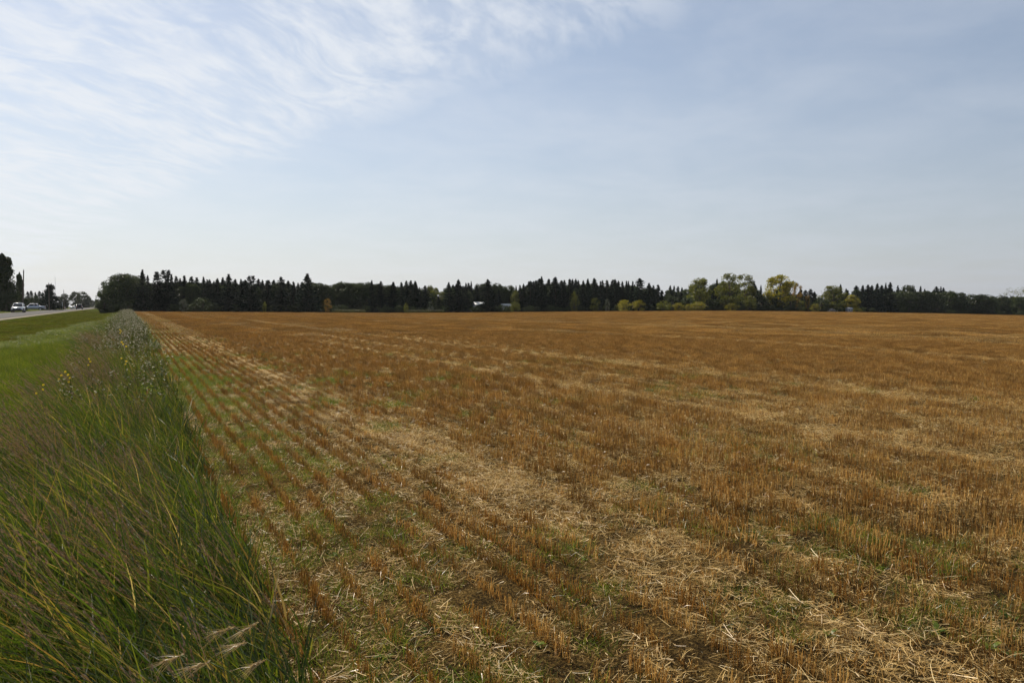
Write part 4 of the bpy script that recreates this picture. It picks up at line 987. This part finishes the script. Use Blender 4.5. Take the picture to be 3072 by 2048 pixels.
def vehicle(name, style, paint, px, Y, heading, lab, cat, X=None, scale=1.0, dz=.055):
    X = at(px, 920, Y).x if X is None else X
    root = bpy.data.objects.new(name, None); col.objects.link(root)
    root.location = (X, Y, float(terrain(X, Y)) + dz); root.rotation_euler = (0, 0, heading); root.scale = (scale,) * 3
    P = M[paint]
    if style == 'pickup':
        Lh = 2.95; low = [(-Lh, .62, 1.30, .93, .93), (-1.2, .42, 1.32, .98, .97), (-.05, .40, 1.32, .98, .97), (1.15, .40, 1.30, .98, .96), (2.2, .42, 1.22, .98, .93), (Lh - .12, .45, 1.12, .95, .88), (Lh, .55, .95, .88, .80)]
        cab = [(-1.22, .80, .72), (-1.05, .82, .70), (.45, .82, .70), (1.35, .85, .80)]; ztop = [1.36, 1.93, 1.92, 1.30]; ax = (1.85, -1.85); wr = .40
    else:
        Lh = 2.4; low = [(-Lh, .55, 1.05, .86, .84), (-Lh + .1, .40, 1.12, .95, .92), (-1.0, .34, 1.10, .98, .96), (.6, .34, 1.10, .98, .95), (1.6, .36, 1.06, .97, .92), (Lh - .12, .38, .96, .94, .86), (Lh, .50, .80, .86, .78)]
        cab = [(-2.3, .84, .78), (-1.95, .84, .68), (.25, .84, .68), (1.15, .86, .80)]; ztop = [1.14, 1.72, 1.74, 1.10]; ax = (1.5, -1.45); wr = .36
    body = obj('body', mesh_from('body', *prism_loft(low), [P], smooth=False), root)
    zb = low[2][2] - .03; V = []
    for (x, w0, w1), zt in zip(cab, ztop): V += [(x, -w0, zb), (x, -w1, max(zt, zb + .03)), (x, w1, max(zt, zb + .03)), (x, w0, zb)]
    Q = [[i * 4 + k, i * 4 + (k + 1) % 4, (i + 1) * 4 + (k + 1) % 4, (i + 1) * 4 + k] for i in range(3) for k in range(4)] + [[0, 1, 2, 3], [12, 13, 14, 15]]
    obj('windows', mesh_from('windows', V, np.array(Q), [M['dark_glass']]), root)
    x1, x2 = cab[1][0], cab[2][0]; z1, z2 = ztop[1], ztop[2]; wt = cab[1][2]
    obj('roof', mesh_from('roof', *prism_loft([(x1 - .12, z1 - .06, z1 + .02, wt, wt - .04), (x1 + .2, z1 - .04, z1 + .06, wt + .02, wt - .06), (x2 - .1, z2 - .04, z2 + .06, wt + .02, wt - .06), (x2 + .16, z2 - .12, z2 + .01, wt, wt - .05)], .03), [P]), root)
    for s in (-1, 1):
        pil = [((cab[3][0] - .03, s * cab[3][1] * .97, zb), (x2 + .05, s * (wt + .005), z2)), ((.5 * (x1 + x2), s * .835, zb), (.5 * (x1 + x2), s * (wt + .005), z2)), ((cab[0][0] + .06, s * .82, zb), (x1 - .02, s * (wt + .005), z1))]
        if style == 'suv': pil.append(((x1 + .55, s * .845, zb), (x1 + .45, s * (wt + .005), z1)))
        for a, b in pil: obj('pillar', mesh_from('pillar', *tube([a, b], [.055, .045], 4), [P]), root)
        m = obj('mirror', mesh_from('mirror', *prism_loft([(.98, zb + .02, zb + .22, s * 1.06 if s > 0 else -1.06, 0)] and [(.92, zb + .02, zb + .20, .10, .09), (1.06, zb + .03, zb + .19, .09, .08)], .03), [P if style == 'pickup' else M['black_trim']]), root, (0, s * 1.04, 0))
        h = obj('headlight', mesh_from('headlight', *prism_loft([(Lh - .30, low[-2][2] - .28, low[-2][2] - .06, .16, .13), (Lh + .02, low[-2][2] - .26, low[-2][2] - .12, .14, .11)], .03), [M['lamp_glass']]), root, (0, s * .72, 0))
        obj('taillight', mesh_from('taillight', *prism_loft([(-Lh - .03, .75, 1.12, .09, .09), (-Lh + .15, .72, 1.14, .10, .10)], .02), [M['red_lens']]), root, (0, s * .80, 0))
        for a in ax:
            th = np.linspace(0, 2 * math.pi, 19)[:-1]
            def ring(rad, yy): return [(a + rad * math.cos(t), yy, wr + rad * math.sin(t)) for t in th]
            V = ring(wr * .6, s * 1.0) + ring(wr * .93, s * 1.01) + ring(wr, s * .96) + ring(wr, s * .78) + ring(wr * .6, s * .76); k = 18
            Q = np.array([[i * k + j, i * k + (j + 1) % k, (i + 1) * k + (j + 1) % k, (i + 1) * k + j] for i in range(4) for j in range(k)])
            w = obj('wheel', mesh_from('tyre', V, Q, [M['tyre']], smooth=True), root)
            V = ring(wr * .6, s * .99) + ring(wr * .5, s * .965) + ring(wr * .12, s * .985) + ring(.005, s * .985)
            Q = np.array([[i * k + j, i * k + (j + 1) % k, (i + 1) * k + (j + 1) % k, (i + 1) * k + j] for i in range(3) for j in range(k)])
            obj('rim', mesh_from('rim', V, Q, [M['steel']]), w)
            arch = [(a + (wr + .09) * math.cos(t), s * .985, wr + (wr + .09) * math.sin(t)) for t in np.linspace(-.15, math.pi + .15, 12)]
            obj('wheel_arch', mesh_from('wheel_arch', *tube(arch, [.05] * 12, 4, False), [M['black_trim']]), body)
    zg = low[-2][2]
    gr = obj('grille', mesh_from('grille', *prism_loft([(Lh - .2, zg - .50, zg - .10, .74, .62), (Lh + .03, zg - .50, zg - .14, .70, .58)], .03), [M['black_trim']]), root)
    for i in range(3): obj('grille_bar', mesh_from('grille_bar', *box(Lh + .03, Lh + .05, -.5, .5, zg - .42 + i * .10, zg - .405 + i * .10), [M['steel']]), gr)
    obj('bumper', mesh_from('bumper', *prism_loft([(Lh - .35, .30, zg - .36, .955, .955), (Lh + .08, .34, zg - .40, .86, .86)], .06), [M['black_trim']]), root)
    obj('bumper', mesh_from('bumper', *prism_loft([(-Lh - .08, .42, .68, .86, .86), (-Lh + .3, .42, .68, .95, .95)], .06), [M['black_trim'] if style == 'suv' else M['steel']]), root)
    if style == 'pickup':
        obj('bed_liner', mesh_from('bed_liner', *box(-Lh + .1, -1.35, -.82, .82, 1.315, 1.335), [M['black_trim']]), root)
    return tag(root, lab, cat)
RH = math.pi / 2 + .010                                             # heading along the road, away from the camera
vehicle('approaching_suv', 'suv', 'car_white', 55, 192, RH + math.pi, 'white SUV with dark grille driving towards the camera', 'SUV', scale=1.12)
pk = vehicle('parked_pickup', 'pickup', 'car_silver', 112, 274, math.pi - .06, 'silver grey pickup truck parked side on across the road', 'pickup truck', X=-26.2, scale=1.06, dz=0.03)
vehicle('departing_suv', 'suv', 'car_dark', 245, 345, RH, 'dark SUV driving away on the far part of the road', 'SUV', X=-17.6, scale=1.1)
vehicle('parked_car', 'suv', 'car_white', 226, 400, math.pi + .3, 'white car parked beyond the road below the large hazy tree', 'car', scale=.9)
vehicle('distant_car', 'suv', 'car_white', 285, 560, RH + math.pi, 'pale distant car at the far end of the road', 'car', X=-19.6)
M['red_paint'] = flat_mat('red_paint', (.35, .05, .04), .5, noise=.15)
def trailer(px, Y):
    p = at(px, 922, Y); root = bpy.data.objects.new('flat_trailer', None); col.objects.link(root)
    root.location = (p.x, Y, float(terrain(p.x, Y))); root.rotation_euler = (0, 0, .1)
    obj('deck', mesh_from('deck', *box(-.9, .9, -1.6, 1.6, .5, .68), [M['red_paint']]), root)
    for s in (-1, 1):
        obj('side_rail', mesh_from('side_rail', *box(s * .9 - .04, s * .9 + .04, -1.62, 1.62, .683, .95), [M['white_paint']]), root)
        V, Q = tube([[s * .92, 0, .28], [s * 1.1, 0, .28]], [.28, .28], 6); obj('wheel', mesh_from('wheel', V, Q, [M['tyre']]), root)
    V, Q = tube([[0, -1.6, .55], [0, -2.7, .45]], [.05, .05], 6); obj('drawbar', mesh_from('drawbar', V, Q, [M['steel']]), root)
    tag(root, 'low red flat trailer parked right of the cone shaped spruce', 'trailer')
trailer(186.5, 330)
def marker(px, py, Y):
    p = at(px, py, Y); b = float(terrain(p.x, p.y)); root = bpy.data.objects.new('marker_post', None); col.objects.link(root); root.location = (p.x, Y, b)
    obj('post', mesh_from('post', *box(-.06, .06, -.06, .06, 0, p.z - b), [M['white_paint']]), root)
    obj('cap', mesh_from('cap', *box(-.08, .08, -.08, .08, p.z - b + .002, p.z - b + .08), [M['grey_wall']]), root)
    tag(root, 'slim pale post standing just behind the low red trailer', 'post')
marker(186.6, 906, 345)
# white trailer half seen between the trees: flat sides, roof, wheel
def camper(px, py, Y):
    p = at(px, py, Y); b = float(terrain(p.x, p.y)); root = bpy.data.objects.new('camper_trailer', None); col.objects.link(root); root.location = (p.x, Y, b); root.rotation_euler = (0, 0, -.35)
    obj('body', mesh_from('body', *prism_loft([(-2.2, .9, 2.5, 1.1, 1.05), (-1.9, .6, 2.9, 1.1, 1.05), (1.9, .6, 2.9, 1.1, 1.05), (2.2, .8, 2.4, 1.1, 1.05)], .12), [M['white_paint']]), root)
    w = obj('window', mesh_from('window', *box(-.6, .5, -1.125, -1.085, 1.6, 2.2), [M['dark_glass']]), root)
    obj('door', mesh_from('door', *box(.9, 1.5, -1.12, -1.085, .75, 2.5), [M['white_paint']]), root)
    for s in (-1, 1):
        V, Q = tube([[0, s * .9, .34], [0, s * 1.08, .34]], [.34, .34], 6); obj('wheel', mesh_from('wheel', V, Q, [M['tyre']]), root)
    V, Q = tube([[2.2, 0, .7], [3.2, 0, .55]], [.06, .05], 6); obj('drawbar', mesh_from('drawbar', V, Q, [M['steel']]), root)
    tag(root, 'white box trailer glimpsed right of the dark broad spruce', 'trailer')
camper(1519, 912, 247)
M['pale_wood'] = flat_mat('pale_wood', (.55, .52, .47), .6, noise=.25)
def stick_pile(px, Y):
    r = np.random.default_rng(77); p = at(px, 930, Y); b = float(terrain(p.x, Y)); root = bpy.data.objects.new('stick_pile', None); col.objects.link(root); root.location = (p.x, Y, b)
    for i in range(46):
        c = np.array([r.normal(0, 1.5), r.normal(0, .6), r.uniform(.1, 1.5) * math.exp(-.0)]); d = unit(r.normal(0, 1, (1, 3)) * [1, .6, .7])[0] * r.uniform(.3, .9)
        c[2] = max(c[2] * (1 - min(1, abs(c[0]) / 4)), .12); V, Q = tube([c - d, c, c + d * .9 + r.normal(0, .06, 3)], [.05, .045, .025], 6)
        V[:, 2] = np.maximum(V[:, 2], .02)
        obj('branch', mesh_from('branch', V, Q, [M['pale_wood'] if i % 3 else M['bark']]), root)
    tag(root, 'pile of pale bare branches at the field edge', 'brush pile')
stick_pile(2494, 231.6)

# ------------------------------------------------------------------ ragged grass where the field meets the wood
def far_margin():
    X = RNG.uniform(-2, 455, 1500); Y = 229.2 + RNG.random(1500) * 2.2 + .8 * vnoise(X, 0 * X, 9, 81)
    scatter('margin_grass', 'ragged grass along the foot of the wood', 'grass', bpy.data.collections['mown_grass'], 7, pts(X, Y), RNG.uniform(0, 6.283, 1500), np.stack([RNG.uniform(1, 1.6, 1500)] * 2 + [RNG.uniform(1.0, 4.5, 1500) * vnoise(X, Y, 6, 82)], 1))
far_margin()

# ------------------------------------------------------------------ single plants at the field edge
def spot(px, py, h):
    """where a thing of height h has its top, seen in that direction"""
    lo, hi = 1.5, 200.0
    for _ in range(50):
        m = (lo + hi) / 2; p = at(px, py, m)
        if p.z - float(terrain(p.x, p.y)) > h: lo = m
        else: hi = m
    p = at(px, py, lo); return p.x, p.y, float(terrain(p.x, p.y))
M['stem'] = leaf_mat('stem', [(0.0, .06, .08, .02), (1.0, .10, .12, .03)], trans=.2, gloss=.01, objvar=.1)
M['dock'] = leaf_mat('dock', [(0.0, .14, .04, .018), (.6, .24, .08, .03), (1.0, .30, .13, .05)], trans=.3, gloss=.01, objvar=.1)
M['weed_bright'] = leaf_mat('weed_bright', [(0.0, .09, .13, .015), (.6, .16, .20, .022), (1.0, .26, .27, .04)], trans=.5, gloss=.01, objvar=.1)
M['awn'] = leaf_mat('awn', [(0.0, .28, .19, .09), (1.0, .46, .34, .19)], trans=.35, gloss=.02, objvar=.1)
def yellow_flower(px, py, h, lab, seed, big=1.0):
    r = np.random.default_rng(seed); x, y, z = spot(px, py, h)
    root = bpy.data.objects.new('yellow_wildflower', None); col.objects.link(root); root.location = (x, y, z)
    tips = []
    for i in range(3):
        tip = np.array([r.normal(0, .05), r.normal(0, .05), h - .05 * i]); tips.append(tip)
        V, Q = tube([[0, 0, 0], tip * [.4, .4, .6], tip], [.004, .003, .002], 6); obj('stem', mesh_from('stem', V, Q, [M['stem']]), root)
    for i in range(7):
        d = unit(r.normal(0, 1, (1, 3)) * [1, 1, .4]); b = np.array([[0, 0, r.uniform(.1, .7) * h]])
        V, Q = strips(b, d, perp(d, r), np.array([r.uniform(.07, .14)]), np.array([.022]), np.array([[0, 0, -.03]]), 3); obj('leaf', mesh_from('leaf', V, Q, [M['weed_leaf']]), root)
    for t in tips:
        a = np.linspace(0, 6.283, 19)[:-1]; rr = .020 * big; nrm = unit(np.array([[r.normal(0, .4), -.8, .5]]))[0]
        e1 = np.cross(nrm, [0, 0, 1.0]); e1 /= np.linalg.norm(e1); e2 = np.cross(nrm, e1)
        d = np.cos(a)[:, None] * e1 + np.sin(a)[:, None] * e2 + nrm * .25
        V, Q = strips(np.repeat(t[None], 18, 0), unit(d), unit(np.cross(d, nrm)), np.full(18, rr), np.full(18, .007 * big), np.zeros((18, 3)), 2, .4, .5)
        fl = obj('flower', mesh_from('flower', V, Q, [M['yellow_petal']]), root)
    tag(root, lab, 'wildflower', 'yellow wildflowers in the verge grass')
for i, a in enumerate([(360, 989, .95, 'yellow wildflower, farthest one, among the white weeds', 1.8), (372, 1026, .9, 'yellow wildflower, second farthest, among the white weeds', 1.8), (264, 1077, .8, 'yellow wildflower left of the white weeds, near the bright ditch grass', 1.5),
                       (195, 1116, .75, 'yellow wildflower, left of the close pair in the tall grass', 1.4), (217, 1124, .75, 'yellow wildflower, right of the close pair in the tall grass', 1.4), (377, 1075, .8, 'orange yellow wildflower below the white weeds by the field', 1.4), (112, 1156, .75, 'yellow wildflower nearest the left edge of the photo', 1.3)]):
    yellow_flower(a[0], a[1], a[2], a[3], 900 + i, a[4] * .62)
def tall_weed(px, py, h, lab, seed, name, mat, cat, n=5):
    r = np.random.default_rng(seed); x, y, z = spot(px, py, h); root = bpy.data.objects.new(name, None); col.objects.link(root); root.location = (x, y, z)
    for i in range(n):
        tip = np.array([r.normal(0, .12), r.normal(0, .12), h * r.uniform(.7, 1.0)]); b = np.array([r.normal(0, .03), r.normal(0, .03), -.02])
        V, Q = tube([b, (b + tip) / 2 + r.normal(0, .01, 3), tip], [.005, .004, .002], 6); st = obj('stem', mesh_from('stem', V, Q, [mat]), root)
        m = 26; t = r.uniform(.1, 1, m); c = b + (tip - b) * t[:, None]; d = unit(rand_unit(r, m) * [1, 1, .5] + [0, 0, .45])
        V, Q = strips(c, d, perp(d, r), r.uniform(.04, .11, m) * (1.1 - .6 * t), r.uniform(.010, .02, m), np.stack([0 * t, 0 * t, -r.uniform(0, .04, m)], 1), 3, .6, .1)
        obj('leaves', mesh_from('leaves', V, Q, [mat]), st)
    tag(root, lab, cat)
tall_weed(462, 1135, .62, 'tall bright green leafy weed at the grass and stubble edge', 931, 'leafy_weed', M['weed_bright'], 'weed', 6)
tall_weed(418, 1160, .50, 'russet red seeding weed left of the bright green weed', 932, 'dock_plant', M['dock'], 'weed', 4)
tall_weed(412, 1118, .50, 'orange brown weed behind the russet one at the edge', 933, 'dock_plant', M['grass_head'], 'weed', 3)
def barley(px, py, h, lean, lab, seed):
    r = np.random.default_rng(seed); x, y, z = spot(px, py, h); root = bpy.data.objects.new('barley_stalk', None); col.objects.link(root)
    RIGHT = -LEFT; root.location = (x, y, z)
    b = RIGHT * (.25 * lean); tip = np.array([0, 0, h]); mid = b * .55 + [0, 0, h * .85]
    V, Q = tube([b + [0, 0, -.02], b * .9 + [0, 0, h * .5], mid, tip], [.0025, .0022, .002, .0016], 6); obj('stem', mesh_from('stem', V, Q, [M['stem']]), root)
    ax = LEFT * lean + np.array([0, 0, -.35]); ax = ax / np.linalg.norm(ax); m = 20; t = r.random(m)
    c = tip + ax * (t * .07)[:, None] + r.normal(0, .003, (m, 3)); g = Geo(); u = unit(ax + .35 * rand_unit(r, m))
    g.add(*cards(c, u * .009, perp(u, r) * .0035)); hd = obj('ear', g.mesh('ear', [M['awn']]), root)
    m = 34; t = r.random(m); d = unit(ax + .42 * rand_unit(r, m))
    V, Q = strips(tip + ax * (t * .07)[:, None], d, perp(d, r), r.uniform(.05, .10, m), np.full(m, .0013), np.stack([0 * t, 0 * t, -r.uniform(0, .02, m)], 1), 2, .9, .3)
    obj('awns', mesh_from('awns', V, Q, [M['awn']]), hd)
    tag(root, lab, 'barley', 'bearded barley stalks at the grass edge')
for i, a in enumerate([(545, 1965, 1, 'lowest left bearded barley ear near the bottom edge'), (700, 1880, 1, 'uppermost bearded barley ear left of the stubble'), (770, 1868, .6, 'bearded barley ear just right of the uppermost one'), (740, 1925, 1, 'bearded barley ear below the uppermost pair'), (630, 1985, 1, 'bearded barley ear between the lowest left and lowest right ones'), (800, 1975, .7, 'lowest right bearded barley ear by the stubble')]):
    barley(a[0], a[1], .48, a[2], a[3], 950 + i)

# ------------------------------------------------------------------ thin haze in the air
def haze():
    me = mesh_from('haze', *box(-1300, 1300, -1300, 1300, -8, 48), [])
    m, t, out = new_mat('haze_air')
    v = t.node('ShaderNodeVolumePrincipled'); v.inputs['Color'].default_value = rgb(.86, .90, .95)
    v.inputs['Density'].default_value = HAZE; v.inputs['Anisotropy'].default_value = .35
    t.l.new(v.outputs[0], out.inputs['Volume']); me.materials.append(m)
    m.cycles.homogeneous_volume = True if hasattr(m.cycles, 'homogeneous_volume') else False
    tag(obj('haze', me), 'thin pale haze in the distant air', 'haze', kind='stuff')
HAZE = 4.5e-5
haze()
